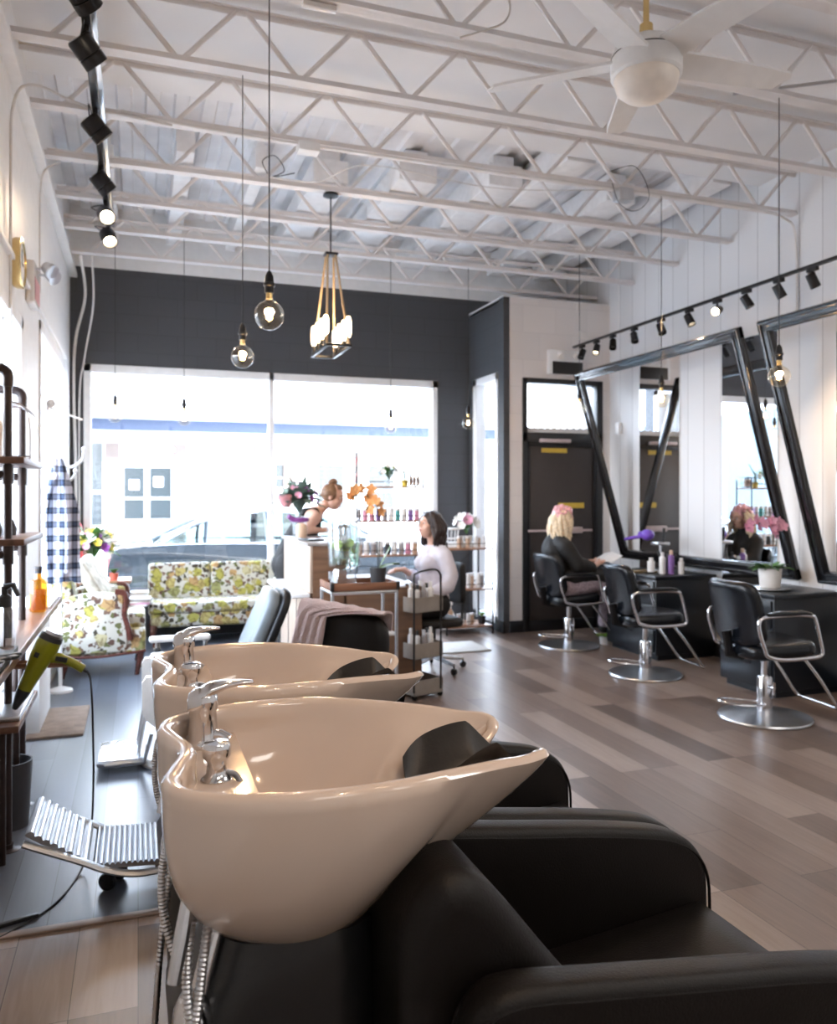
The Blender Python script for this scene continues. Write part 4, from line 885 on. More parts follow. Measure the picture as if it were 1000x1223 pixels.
for y in (-1.5, .45): MB().cyl((-.05, y, 0), (-.05, y, .865), .018).build('leg', 'iron', t)
t = thing('wire_rack', 'white wire file rack standing on the top walnut board', 'wire rack', (-.54, 4.05, 1.664))
for i in range(6): MB().tube(cr([(-.09+.0, -.12+.05*i, 0), (-.09, -.12+.05*i, .2), (-.0, -.12+.05*i, .25), (.08, -.12+.05*i, .2), (.09, -.12+.05*i, 0)]), .0045, 6).build('wire_hoop', 'chrome', t)
MB().tube([(-.09, -.12, .01), (.09, -.12, .01), (.09, .13, .01), (-.09, .13, .01)], .005, 6, closed=True).build('base_wire', 'chrome', t)
tag(MB().lathe([(0, 1.664), (.05, 1.664), (.055, 1.8), (.03, 1.86), (0, 1.86)], (-.60, 3.85, 0), 16).build('canister', 'cream'), 'cream canister behind the front pipe on the top walnut board', 'canister')
for x, y, h in ((-.56, 4.1, .07), (-.60, 3.95, .11)): tag(MB().lathe([(0, 0), (.03, 0), (.035, .03), (.02, h), (0, h+.01)], (x, y, 1.318), 14).build('bottle', 'darkpot'), 'dark bottle on the lower walnut board, %s one' % ('shorter' if h < .1 else 'taller'), 'bottle', 'dark bottles on the lower board')
t = thing('amber_bottle', 'square amber glass bottle with dark cork on the counter', 'bottle', (-.485, 4.55, .9))
b = MB().box((0, 0, .085), (.085, .06, .17), .018).lathe([(.02, .17), (.017, .19), (.015, .215), (.02, .22), (.0, .222)], n=16).build('glass_body', 'amber', t); MB().lathe([(0, .2), (.017, .2), (.019, .235), (0, .237)], n=14).build('cork', 'darkpot', t)
MB().box((0, 0, .065), (.07, .045, .11), .01).build('amber_liquid', mat('amber_liquid', (.42, .2, .025), .2, trans=.3), t)
t = thing('spray_bottle', 'clear bottle with black pump head on the counter', 'bottle', (-.50, 3.55, .9))
MB().lathe([(0, 0), (.038, 0), (.04, .01), (.037, .14), (.018, .165), (0, .166)], n=20).build('clear_body', 'jarglass', t)
MB().lathe([(0, .16), (.024, .16), (.024, .2), (.012, .21), (.012, .24), (0, .24)], n=14).tube([(-.0, 0, .235), (.03, -.0, .245), (.05, 0, .2)], [.016, .013, .009], 8).tube([(0, 0, .0), (0, 0, .16)], .003, 6).build('pump', 'black', t)
t = thing('tool_tray', 'black tray of combs and clips at the near end of the counter', 'tray', (-.525, 3.22, .9))
MB().bb(-.1, .09, -.25, .2, .0, .01, .003).bb(.08, .09, -.25, .2, 0, .025, .002).build('tray', 'black', t)
for i in range(9): MB().box((-.04+.013*i, -.1+.03*(i % 4), .02+.004*(i % 3)), (.03, .16, .012), .005, rot=(0, 0, .3*i)).build('comb', 'black' if i % 3 else 'iron', t)
tag(MB().bb(-.63, -.44, 4.7, 5.15, .9, .915, .005).build('serving_tray', 'white'), 'white tray at the far end of the counter', 'tray')
tag(MB().bb(-.63, -.445, 3.55, 4.0, .6, .622, .006).build('metal_tray', 'steel'), 'metal tray on the low walnut shelf under the counter', 'tray')
tag(MB().lathe([(0, 0), (.08, 0), (.095, .3), (.088, .3), (.075, .01), (0, .01)], (-.55, 4.05, 0), 20).build('waste_bin', 'darkpot'), 'small dark waste bin behind the front pipe leg', 'bin')
# hair dryer in its holder
t = thing('dryer_holder', 'wooden rod holder sticking out from the counter edge with the yellow dryer', 'holder', (-.43, 3.5, .83))
MB().cyl((-.03, 0, 0), (.19, -.03, .0), .011, 10).cyl((.19, -.03, 0), (.215, -.034, 0), .015, 10).cyl((-.03, .07, 0), (.12, .07, .0), .009, 10).build('rod', 'redwoodx', t)
t = thing('hair_dryer', 'yellow hair dryer with black nozzle hanging off the left counter', 'hair dryer', (-.37, 3.46, .845))
ax = V((.30, 0, .62)).normalized(); ca = -ax
def al(k): return ax*k
m = MB().lathe([(0, -.115), (.026, -.115), (.031, -.06), (.043, .03), (.047, .08), (.043, .115), (.036, .12), (0, .12)], (0, 0, 0), 28, ax)
hp = cr([(.02, 0, .02), (.075, 0, .015), (.12, 0, -.005), (.165, 0, -.035)], 6)
m.tube(hp, [.021]*8+[.0175]*(len(hp)-8), 12).build('body', 'yellow', t, 60)
MB().lathe([(0, .105), (.0465, .098), (.044, .116), (.037, .123), (0, .123)], (0, 0, 0), 28, ax).build('rear_ring', 'black', t)
MB().lathe([(0, .12), (.036, .12), (.034, .135), (0, .138)], (0, 0, 0), 24, ax).build('rear_grille', 'steel', t)
MB().rings([[al(k)+V((0, 1, 0))*w_*cos(a)+ax.cross(V((0, 1, 0)))*h_*sin(a) for a in [2*pi*i/16 for i in range(16)]] for k, w_, h_ in ((-.11, .027, .027), (-.13, .028, .025), (-.185, .036, .012))]).build('nozzle', 'black', t, 50)
MB().box((.085, -.018, .012), (.045, .008, .02), .003, rot=(0, R(15), 0)).build('switch_plate', 'black', t)
MB().box((-.0, -.0455, .04), (.018, .003, .02), .001, rot=(0, R(26), 0)).build('logo', 'black', t)
cd = cr([(.16, 0, -.03), (.185, 0, -.06), (.195, .0, -.14), (.2, .0, -.3), (.2, .03, -.5), (.19, .05, -.7), (.16, .0, -.825), (.08, -.25, -.838), (-.06, -.42, -.838), (-.16, -.5, -.838), (-.2, -.75, -.838)], 8)
MB().tube(cd, [.009]*6+[.0042]*(len(cd)-6), 8).build('power_cord', 'black', t, 60)
tag(MB().box((-.40, 3.12, .012), (.14, .02, .014), .004, rot=(0, 0, .3)).build('hair_brush', 'black'), 'black comb lying on the floor at the left edge', 'comb')
# ---------------------------------------------------------------- reception desk, cart, trolley
t = thing('reception_desk', 'wooden reception desk with a pale raised front and brown end', 'reception desk', (1.16, 5.68, 0))
MB().bb(0, .02, .0, 1.08, .80, 1.14, .003).build('upper_front', 'palewood', t)
K['darktop'] = mat('grey_counter_top', (.3, .28, .27), .3)
MB().bb(-.02, .3, -.01, 1.1, 1.14, 1.16, .004).build('counter_top', 'darktop', t)
MB().bb(-.14, .0, -.0, 1.08, .77, .80, .004).build('bag_ledge', 'white', t)
MB().bb(-.03, .0, .02, 1.06, .0, .77, .003).build('lower_front', 'palewood', t)
for y in (.35, .7): MB().bb(-.034, -.0305, y-.004, y+.004, .02, .77, 0).build('panel_joint', 'darkpot', t)
MB().bb(.02, .27, .0, .03, .0, 1.14, .003).bb(.25, .85, .0, .03, .0, .82, .003).build('end_panel', 'brownwood', t)
MB().bb(.02, .04, .03, 1.06, .0, 1.14).bb(.25, .85, .03, 1.02, .80, .825, .003).build('inner_top', 'brownwood', t)
MB().bb(.80, .85, .03, 1.02, 0, .8, .003).bb(.25, .27, .03, 1.02, .825, 1.14, .002).build('back_panel', 'brownwood', t)
t = thing('serving_cart', 'steel-framed cart with wooden tray carrying the water dispenser', 'cart', (1.42, 5.3, 0))
for x in (-.22, .22):
    for y in (-.15, .17): MB().cyl((x, y, 0), (x, y, .86), .0115, 10).build('post', 'steel', t)
MB().cyl((-.22, -.15, .86), (.22, -.15, .86), .0115).cyl((-.22, .17, .86), (.22, .17, .86), .0115).cyl((-.22, -.15, .86), (-.22, .17, .86), .0115).cyl((.22, -.15, .86), (.22, .17, .86), .0115).build('rim', 'steel', t)
for z in (.56, .2, .845): MB().bb(-.22, .22, -.145, .165, z, z+.02, .003).build('shelf', 'white', t)
t = thing('wooden_tray', 'dark wooden tray with black corners on top of the cart', 'tray', (1.42, 5.3, .873))
MB().bb(-.22, .22, -.16, .17, 0, .01, .002).build('base', 'redwoodx', t)
m = MB().bb(-.22, .22, -.17, -.155, 0, .05, .003).bb(-.22, .22, .165, .18, 0, .05, .003).bb(-.232, -.218, -.17, .18, 0, .05, .003).bb(.218, .232, -.17, .18, 0, .05, .003).build('rim', 'redwoodx', t)
for x in (-.225, .225): MB().bb(x-.012, x+.012, -.175, -.15, -.002, .053, .002).build('corner_bracket', 'black', t)
tag(MB().box((1.36, 5.27, .59), (.2, .13, .012), .002, rot=(0, 0, .2)).build('magazine', 'petalp'), 'pink and yellow magazine on the middle shelf of the cart', 'magazine')
t = thing('water_dispenser', 'clear water dispenser with lime and mint on the wooden tray', 'drink dispenser', (1.32, 5.31, .884))
MB().lathe([(0, .13), (.10, .13), (.108, .15), (.118, .42), (.105, .46), (.03, .475), (.0, .475), (0, .468), (.1, .452), (.11, .42), (.1, .155), (0, .145)], n=32).build('glass_tank', 'jarglass', t)
MB().lathe([(.0, .0), (.1, .0), (.07, .12), (.0, .13)], n=8).build('glass_base', 'jarglass', t)
MB().lathe([(0, .15), (.095, .15), (.103, .30), (0, .30)], n=28).build('water', 'water', t)
MB().lathe([(0, .18), (.04, .19), (.035, .40), (.05, .42), (0, .43)], n=12).build('ice_core', 'clear', t)
m = MB(); rnd = random.Random(5)
for i in range(22): a = rnd.random()*6.3; leafblade(m, (cos(a)*.05, sin(a)*.05, .25+rnd.random()*.06), (cos(a+1.5), sin(a+1.5), .3), .07, .03, .2)
m.build('mint_leaf', 'leaf2', t)
for i in range(5): MB().lathe([(0, 0), (.028, 0), (.028, .005), (0, .005)], (cos(i*1.3)*.06, sin(i*1.3)*.06, .25+.012*i), 16, (cos(i), -1, .4)).build('lime_slice', 'lime', t)
MB().cyl((0, -.1, .17), (0, -.14, .17), .01).box((0, -.14, .175), (.012, .012, .05), .004).build('tap', 'chrome', t)
for i, (x, y) in enumerate(((1.23, 5.24), (1.25, 5.38))): tag(MB().lathe([(0, 0), (.022, 0), (.026, .1), (.024, .1), (.02, .005), (0, .005)], (x, y, .884), 16).build('tumbler', 'jarglass'), 'clear tumbler on the cart tray, %s the dispenser' % ('front left of' if i == 0 else 'behind'), 'glass', 'tumblers on the tray')
t = thing('potted_orchid', 'orange orchid in a black pot on the cart', 'orchid', (1.555, 5.3, .884))
potmesh(.058, .125).build('pot', 'darkpot', t)
orchid(t, (0, 0, .1), [(0, 0, 0), (-.01, 0, .24), (-.04, 0, .42), (-.10, -.01, .54), (-.19, -.02, .5)], 'petalo', 8, .036, seed=4, leaves=0)
orchid(t, (.01, 0, .1), [(0, 0, 0), (.0, 0, .24), (-.01, 0, .40), (-.05, -.01, .48), (-.10, -.02, .42)], 'petalo', 6, .036, seed=6, leaves=0)
m = leafblade(leafblade(MB(), (0, 0, .1), (.5, -.1, .95), .2, .09, -.0), (0, 0, .1), (.8, .2, .45), .2, .08, .3); m.build('leaf', 'leafb', t, 60)
# tiered trolley
t = thing('tiered_trolley', 'black rod trolley with three grey boxes of products', 'trolley', (1.99, 5.72, 0), R(18))
for y in (-.14, .14): MB().tube(cr([(-.14, y, .06), (-.14, y, .5), (-.14, y, .88), (-.12, y, .93), (-.02, y, .95), (.06, y, .95), (.10, y, .92), (.11, y, .85), (.11, y, .4), (.11, y, .06)], 5) if y < 0 else [(-.14, y, .06), (-.14, y, .75)], .0075, 8).build('rod_frame', 'black', t)
for z in (.64, .30, .03):
    m = MB(); s_ = .135
    for a, b_, c, d in ((-s_, s_, -s_, -s_+.008), (-s_, s_, s_-.008, s_), (-s_, -s_+.008, -s_, s_), (s_-.008, s_, -s_, s_)): m.bb(a, b_, c, d, z, z+.11)
    m.bb(-s_, s_, -s_, s_, z, z+.008).build('box', 'grey', t)
for x, y in ((-.12, -.12), (.12, -.12), (-.12, .12), (.12, .12)): MB().cyl((x, y, .02), (x, y, .05), .007, 8).lathe([(0, -.008), (.02, -.008), (.02, .008), (0, .008)], (x, y, .02), 12, (0, 1, 0)).build('caster', 'blackm', t)
def product(loc, h, r, c, label, cap=6, group=None, n=14):
    t = thing('product_bottle', label, 'bottle', loc, 0, group)
    MB().lathe([(0, 0), (r, 0), (r, h*.75), (r*.55, h*.8), (r*.5, h*.82), (0, h*.82)], n=n).build('body', PAL[c], t)
    MB().lathe([(0, h*.82), (r*.6, h*.82), (r*.55, h), (0, h)], n=n).build('cap', PAL[cap], t); return t
def jar(loc, h, r, c, label, group, lid=0, n=16):
    t = thing('product_jar', label, 'jar', loc, 0, group)
    MB().lathe([(0, 0), (r, 0), (r, h*.8), (0, h*.8)], n=n).build('body', PAL[c], t)
    MB().lathe([(0, h*.8), (r*1.04, h*.8), (r*1.04, h), (0, h)], n=n).build('lid', PAL[lid], t); return t
pos = ['far left', 'left', 'middle left', 'middle', 'middle right', 'right', 'far right', 'rear']
rnd = random.Random(11)
for lev, z in (('top', .65), ('middle', .31)):
    for i in range(8):
        x = 1.99-.085+.052*(i % 4); y = 5.72-.085+.09*(i//4); c = [0, 0, 3, 0, 5, 0, 7, 0][i]; h = .19 if (i % 3) else .21
        product((x, y, z), h, .022, c, '%s bottle in the %s grey trolley box, %s row, %s' % (PN[c], lev, 'front' if i < 4 else 'back', ['left end', 'second from left', 'third from left', 'right end'][i % 4]), [0, 6, 7][i % 3], 'bottles in the grey trolley')
t = thing('pump_bottle', 'brown pump bottle with white spray head on the low wire shelf', 'bottle', (3.17, 8.07, .092))
MB().lathe([(0, 0), (.045, 0), (.045, .15), (.02, .19), (0, .19)], n=16).build('body', PAL[5], t); MB().lathe([(0, .19), (.022, .19), (.022, .22), (0, .22)], n=12).box((-.02, 0, .25), (.11, .03, .05), .01).build('spray_head', 'label', t)
# ---------------------------------------------------------------- wire etageres
def etagere(label, x0, x1, y0, y1, zs, top, loc):
    t = thing('wire_shelf_unit', label, 'shelf unit', loc); x0 -= loc[0]; x1 -= loc[0]; y0 -= loc[1]; y1 -= loc[1]
    for x in (x0, x1):
        for y in (y0, y1): MB().cyl((x, y, 0), (x, y, top), .010, 8).build('post', 'blackm', t)
    for z in zs:
        b_ = MB().bb(x0, x1, y0, y1, z-.018, z, .002).build('shelf_board', 'tablewood', t)
        MB().tube([(x0, y0, z+.05), (x1, y0, z+.05), (x1, y1, z+.05), (x0, y1, z+.05)], .004, 6, closed=True).build('guard_rail', 'blackm', b_)
    m = MB().cyl((x0, y1, zs[0]), (x1, y1, zs[1]), .003, 6).cyl((x1, y1, zs[0]), (x0, y1, zs[1]), .003, 6).cyl((x0, y1, zs[1]), (x1, y1, zs[2]), .003, 6).cyl((x1, y1, zs[1]), (x0, y1, zs[2]), .003, 6)
    m.build('cross_brace', 'blackm', t); return t
etagere('tall black wire shelf unit with wooden boards before the front window', 2.16, 2.90, 8.15, 8.42, (.2, .87, 1.235, 1.6), 1.7, (2.5, 8.3, 0))
etagere('black wire shelf unit in the corner beside the entrance window', 3.12, 3.66, 8.02, 8.42, (.09, .49, .93), 1.0, (3.4, 8.2, 0))
def num(i): return ordn[i]
cs = [3, 1, 1, 4, 3, 0, 2, 0, 4, 1]
for i in range(10): jar((2.21+.073*i, 8.27, 1.236), .13, .03, cs[i], 'jar on the middle board of the tall window shelf, %s from the left' % num(i), 'jars on the middle board of the window shelf')
for i in range(9): jar((2.22+.078*i, 8.27, .871), .14, .032, [5, 0, 3, 0, 6, 0, 3, 1, 5][i], 'jar on the lower board of the tall window shelf, %s from the left' % num(i), 'jars on the lower board of the window shelf')
t = thing('barber_pole', 'small striped barber pole with wire arms on top of the window shelf', 'barber pole', (2.19, 8.28, 1.6))
for i in range(8): MB().tube(cr([(.016*cos(a+i*pi/4), .016*sin(a+i*pi/4), .02+.055*a) for a in [k*.5 for k in range(13)]], 2), .0065, 5).build('stripe', ['red', 'label', 'dstripe', 'label'][i % 4] if 'dstripe' in K else ['red', 'label', 'black', 'label'][i % 4], t)
MB().cyl((0, 0, 0), (0, 0, .4), .013).build('core', 'label', t)
for i in range(6): MB().tube([(-.09, 0, .11+.05*i), (-.02, 0, .1+.05*i), (.02, 0, .1+.05*i), (.09, 0, .11+.05*i)], .006, 6).build('arm', 'darkpot', t)
t = thing('potted_flowers', 'white flowers in a glass jar on top of the window shelf', 'flowers', (2.55, 8.28, 1.6))
potmesh(.05, .1, taper=.9).build('pot', 'jarglass', t); bouquet(t, (0, 0, .15), .11, ['petalw', 'petalw', 'petaly'], 10, 30, .035, 9, .7, 'leaf')
t = thing('snake_plant', 'single tall-leaved plant on top of the window shelf', 'plant', (2.73, 8.28, 1.6))
potmesh(.04, .07).build('pot', 'petaly', t); m = MB(); m.tube(cr([(0, 0, .05), (.0, 0, .16), (.04, 0, .22), (.1, 0, .3)]), [.028]*6+[.02]*6+[.01]*7, 6, flat=.4).tube([(0, 0, .05), (-.02, 0, .2)], [.02, .01], 6, flat=.4).build('leaf', 'leafg', t)
t = thing('wire_basket', 'wire basket of brown bottles at the top right of the window shelf', 'basket', (2.84, 8.28, 1.602))
m = MB()
for z in (.01, .07, .13): m.tube([(-.07, -.06, z), (.07, -.06, z), (.07, .06, z), (-.07, .06, z)], .004, 5, closed=True)
for i in range(6): m.cyl((-.07+.028*i, -.06, 0), (-.07+.028*i, -.06, .13), .003, 5)
m.build('wires', 'blackm', t)
for i in range(3): product((2.80+.042*i, 8.28, 1.612), .12, .018, 5, 'brown bottle in the wire basket on the window shelf, %s from the left' % num(i), 6, 'bottles in the wire basket')
# corner shelf contents
t = thing('wire_basket', 'white wire basket at the left end of the corner shelf top', 'basket', (3.22, 8.2, .932)); m = MB()
for z in (.01, .1, .2): m.torus((0, 0, z), .085+.02*z/.2, .006, n=24, m=6)
for i in range(14): a = 2*pi*i/14; m.cyl((.085*cos(a), .085*sin(a), 0), (.105*cos(a), .105*sin(a), .2), .004, 5)
m.build('wires', 'white', t); MB().lathe([(0, .2), (.11, .2), (.11, .215), (0, .22)], n=24).build('lid', 'petalw', t)
for lev, z, n in (('top', .93, 7), ('middle', .49, 8), ('bottom', .09, 6)):
    for i in range(n):
        x = 3.30+.05*i if lev == 'top' else 3.18+.058*i; c = [5, 0, 5, 0, 0, 5, 0, 3][i]
        jar((x, 8.12+.04*(i % 2), z+.001), (.13, .16, .12)[('top', 'middle', 'bottom').index(lev)], .023, c, '%s jar on the %s board of the corner shelf, %s from the left' % (PN[c], lev, num(i)), 'jars on the corner shelf', 0)
for i in range(4): tag(soft(-.075, .075, -.05, .05, -.03, .03, .025).build('folded_towel', 'label', None, 60, (3.26+.1*i, 8.3, .96+.0)), 'white folded towel at the back of the corner shelf top, %s from the left' % num(i), 'towel', 'towels on the corner shelf')
t = thing('flower_vase', 'pale pink and white roses in a vase above the corner shelf', 'bouquet', (3.45, 8.27, .932))
MB().lathe([(0, 0), (.04, 0), (.045, .12), (.04, .12), (0, .01)], n=18).build('vase', 'jarglass', t); bouquet(t, (0, 0, .24), .14, ['petalw', 'petalw', 'petalp', 'petalw'], 14, 30, .06, 12, .8, 'leaf')
t = thing('small_plant', 'tiny dark pot plant at the right end of the bottom corner shelf', 'plant', (3.58, 8.14, .092)); potmesh(.045, .08).build('pot', 'darkpot', t)
m = MB()
for i in range(9): leafblade(m, (0, 0, .07), (cos(i*2.4), sin(i*2.4), 1.5), .08, .02, .2)
m.build('leaf', 'leaf2', t)
# counter items on the reception desk
t = thing('flower_vase', 'purple-ribboned protea and thistle bouquet on the reception desk', 'bouquet', (1.24, 6.5, 1.165))
MB().lathe([(0, 0), (.05, 0), (.06, .12), (.07, .17), (.06, .17), (.05, .02), (0, .02)], n=20).build('vase', 'jarglass', t); MB().torus((0, 0, .14), .062, .018, n=20).tube([(-.05, -.04, .14), (-.1, -.05, .17)], .02, 6).build('ribbon', 'petalv', t)
bouquet(t, (0, 0, .3), .165, ['petalv', 'leafg', 'petalp', 'petalv'], 22, 140, .03, 21, .95, 'leafg')
pr = MB()
for k in range(3):
    for i in range(12): a = 2*pi*i/12+k*.3; leafblade(pr, (-.12+.02*cos(a), -.08+.02*sin(a), .24), (cos(a)*(.5-.12*k)-.3, sin(a)*(.5-.12*k)-.4, 1), .09, .03, -.2)
pr.build('protea_bloom', 'protea', t, 60)
tag(MB().lathe([(0, 0), (.035, 0), (.045, .03), (.045, .09), (.03, .115), (0, .12)], (1.22, 6.3, 1.165), 20).build('candle_jar', PAL[5]), 'peach round jar at the left of the reception desk top', 'jar')
tag(MB().box((1.24, 6.05, 1.17), (.12, .3, .012), .003, rot=(0, 0, .1)).build('clipboard', 'darkglass'), 'dark tablet lying on the reception desk top', 'tablet')
tag(MB().box((1.42, 5.85, 1.175), (.07, .22, .02), .004).build('paper_stack', 'label'), 'stack of white paper at the near end of the reception desk', 'paper')
# styling desk items
t = thing('dryer_stand', 'metal tool holder with a round brush on the middle styling desk', 'tool holder', (4.72, 6.50, .772))
MB().cyl((0, 0, 0), (0, 0, .26), .012).box((0, 0, .27), (.14, .12, .03), .006).lathe([(0, 0), (.06, 0), (.05, .02), (0, .02)], n=20).build('stand', 'steel', t); MB().cyl((.02, -.02, .285), (.02, -.03, .42), .014).build('round_brush', 'black', t); MB().cyl((-.03, 0, .2), (-.0, -.06, .05), .012).build('curling_iron', 'black', t)
t = thing('hair_dryer', 'purple hair dryer resting on the tool holder of the middle desk', 'hair dryer', (4.66, 6.62, 1.12))
MB().ell((0, 0, 0), (.06, .075, .055), 20, 14).lathe([(0, 0), (.035, 0), (.03, .12), (0, .12)], (0, .03, 0), 18, (.2, 1, 0)).build('body', 'purple', t, 60); MB().tube([(-.03, .03, -.01), (-.1, .1, -.03), (-.16, .15, -.045)], [.02, .018, .014], 10).build('handle', 'purple', t, 60)
tag(MB().lathe([(0, 0), (.15, 0), (.155, .012), (.14, .012), (0, .006)], (4.56, 6.55, .772), 28, sx=.7).build('round_tray', 'brass'), 'shallow gold tray on the middle styling desk', 'tray')
product((4.56, 6.42, .785), .13, .035, 0, 'white tub on the gold tray of the middle styling desk', 0, 'bottles on the middle styling desk')
for i, (x, y, h, r, c, cp) in enumerate(((4.62, 6.33, .2, .03, 0, 7), (4.68, 6.28, .22, .028, 4, 5), (4.72, 6.38, .18, .03, 6, 6), (4.76, 6.24, .15, .028, 0, 0), (4.60, 6.48, .14, .022, 6, 5))):
    product((x, y, .772), h, r, c, '%s bottle on the middle styling desk, %s' % (PN[c], ['tallest white one', 'with tan cap', 'thick one behind the rest', 'rightmost', 'small one by the tub'][i]), cp, 'bottles on the middle styling desk')
t = thing('potted_orchid', 'pink orchid in a white pot on the near styling desk', 'orchid', (4.66, 5.02, .785))
potmesh(.088, .15, taper=.85).build('pot', 'pot', t); m = MB(); rnd = random.Random(8)
for i in range(46): a = rnd.random()*6.28; leafblade(m, (cos(a)*.04, sin(a)*.04, .14), (cos(a), sin(a), rnd.uniform(.3, 1.2)), rnd.uniform(.08, .16), .045, .4)
m.build('leaf', 'leaf', t, 60)
orchid(t, (0, 0, .14), [(0, 0, 0), (.03, 0, .18), (.02, 0, .3), (-.05, .03, .36), (-.17, .08, .31)], 'petalp', 12, .042, seed=2, leaves=0)
orchid(t, (.01, 0, .14), [(0, 0, 0), (.05, 0, .2), (.06, 0, .32), (.03, .0, .35), (-.04, .0, .33)], 'petalp', 9, .04, seed=5, leaves=0)
tag(MB().lathe([(0, 0), (.14, 0), (.16, .012), (.15, .014), (0, .007)], (4.62, 4.99, .772), 32).build('plate', 'steel'), 'silver plate under the white pot of pink orchids', 'plate')
t = thing('potted_plant', 'small trailing green plant on the floor between two styling desks', 'plant', (4.46, 7.05, 0)); potmesh(.06, .08).build('pot', 'label', t); m = MB()
for i in range(26): leafblade(m, (0, 0, .07), (cos(i*2.4), sin(i*2.4), .8), .12, .035, .5)
m.build('leaf', 'leaf2', t)
# ---------------------------------------------------------------- people
def caps(m, chain, n=14):
    """chain of (point, radius): spheres joined by cones"""
    for p, r in chain: m.ell(p, (r, r, r), n, 10)
    for (p, r), (q, s_) in zip(chain, chain[1:]): m.tube([p, q], [r, s_], n)
    return m
def head_geo(m, c, f, up=(0, 0, 1), s=1.):
    """head centred at c, facing f"""
    f = V(f).normalized(); u = V(up); u = (u-f*u.dot(f)).normalized(); l = u.cross(f)
    Mx = Matrix(((f.x, l.x, u.x, c[0]), (f.y, l.y, u.y, c[1]), (f.z, l.z, u.z, c[2]), (0, 0, 0, 1))) @ Matrix.Scale(s, 4)
    t = MB()
    t.ell((-.012, 0, .03), (.095, .076, .088), 24, 16).ell((.022, 0, -.035), (.066, .056, .078), 20, 14).ell((.055, 0, -.078), (.028, .03, .026), 14, 10)
    t.ell((.085, 0, -.012), (.02, .0135, .016), 12, 8); t.tube([(.078, 0, .028), (.098, 0, -.008)], [.009, .0125], 10)
    t.ell((.068, 0, .035), (.018, .05, .012), 14, 8); t.ell((.05, .04, -.02), (.03, .022, .022), 12, 8).ell((.05, -.04, -.02), (.03, .022, .022), 12, 8)
    t.ell((.076, 0, -.05), (.014, .024, .010), 12, 8)
    for s_ in (-1, 1): t.ell((-.005, s_*.077, -.004), (.019, .009, .031), 12, 10)
    m.add(t.v, t.f, Mx); return Mx
def face_parts(t, Mx):
    for s_ in (-1, 1):
        MB().add(*(lambda b: (b.v, b.f))(MB().ell((.0745, s_*.031, .012), (.010, .011, .0055), 12, 8)), Mx).build('eye', 'label', t); MB().add(*(lambda b: (b.v, b.f))(MB().ell((.0815, s_*.031, .012), (.005, .006, .0052), 10, 8)), Mx).build('iris', 'eye', t)
        MB().add(*(lambda b: (b.v, b.f))(MB().tube([(.083, s_*.015, .034), (.085, s_*.03, .039), (.074, s_*.05, .035)], .003, 6)), Mx).build('eyebrow', 'brownhair', t)
    MB().add(*(lambda b: (b.v, b.f))(MB().ell((.0885, 0, -.0465), (.006, .019, .0042), 12, 6).ell((.0875, 0, -.0545), (.006, .016, .0045), 12, 6)), Mx).build('lips', 'lips', t)
def hand_geo(m, w, d, pn, curl=.6, s=1., flip=1):
    """hand from wrist w along d; pn = palm normal"""
    d = V(d).normalized(); pn = V(pn); pn = (pn-d*pn.dot(d)).normalized(); sd = d.cross(pn)*flip; w = V(w)
    for k in range(5): m.ell(w+d*(.02+.016*k)*s+sd*0, (.022*s,)*3, 10, 8)
    for i, (o_, L_) in enumerate(((-.03, .066), (-.01, .075), (.01, .071), (.029, .056))):
        b = w+d*.085*s+sd*o_*s; caps(m, [(w+d*.03*s+sd*o_*.7*s, .013*s), (b, .0105*s)], 8)
        p = b; ang = 0; ch = [(p, .0095*s)]
        for k, f_ in enumerate((.45, .3, .25)):
            ang += curl*(.5+.3*k); p = p+(d*cos(ang)+pn*sin(ang))*L_*f_*s; ch.append((p, (.009-.0008*k)*s))
        caps(m, ch, 8)
    b = w+d*.025*s-sd*.02*s; caps(m, [(b, .014*s), (b+(d*.6-sd*.75+pn*.3).normalized()*.035*s, .0115*s), (b+(d*.8-sd*.6+pn*.5).normalized()*.062*s, .0095*s)], 8)
def strands(c, f, n, L_, r, seed, col_drop=1., spread=.085, wave=.02, back=.0, part=None, length_fn=None, up0=.07):
    """hair locks falling from the scalp"""
    rnd = random.Random(seed); m = MB(); f = V(f).normalized(); l = V((0, 0, 1)).cross(f).normalized(); c = V(c)
    for i in range(n):
        a = pi*.40+(2*pi-pi*.80)*i/(n-1)  # around the head, leaving the face open
        dr = f*cos(a)+l*sin(a); dr.z = 0; k = rnd.uniform(.9, 1.08); ll = L_*rnd.uniform(.85, 1.05); ph = rnd.random()*6
        p = [c+V((0, 0, up0+.035))+dr*.03, c+V((0, 0, up0))+dr*.075*k]
        for j in range(1, 7):
            t = j/6; p.append(c+dr*(spread*k+back*t)+V((0, 0, up0-.03-(ll)*t))+dr*wave*sin(ph+t*7)+l*wave*.6*cos(ph+t*6)-f*.01)
        m.tube(cr(p, 3), [r*(.5+.9*sin(pi*min(1, (j+2)/22))) for j in range(3*(len(p)-1)+1)], 6)
    return m
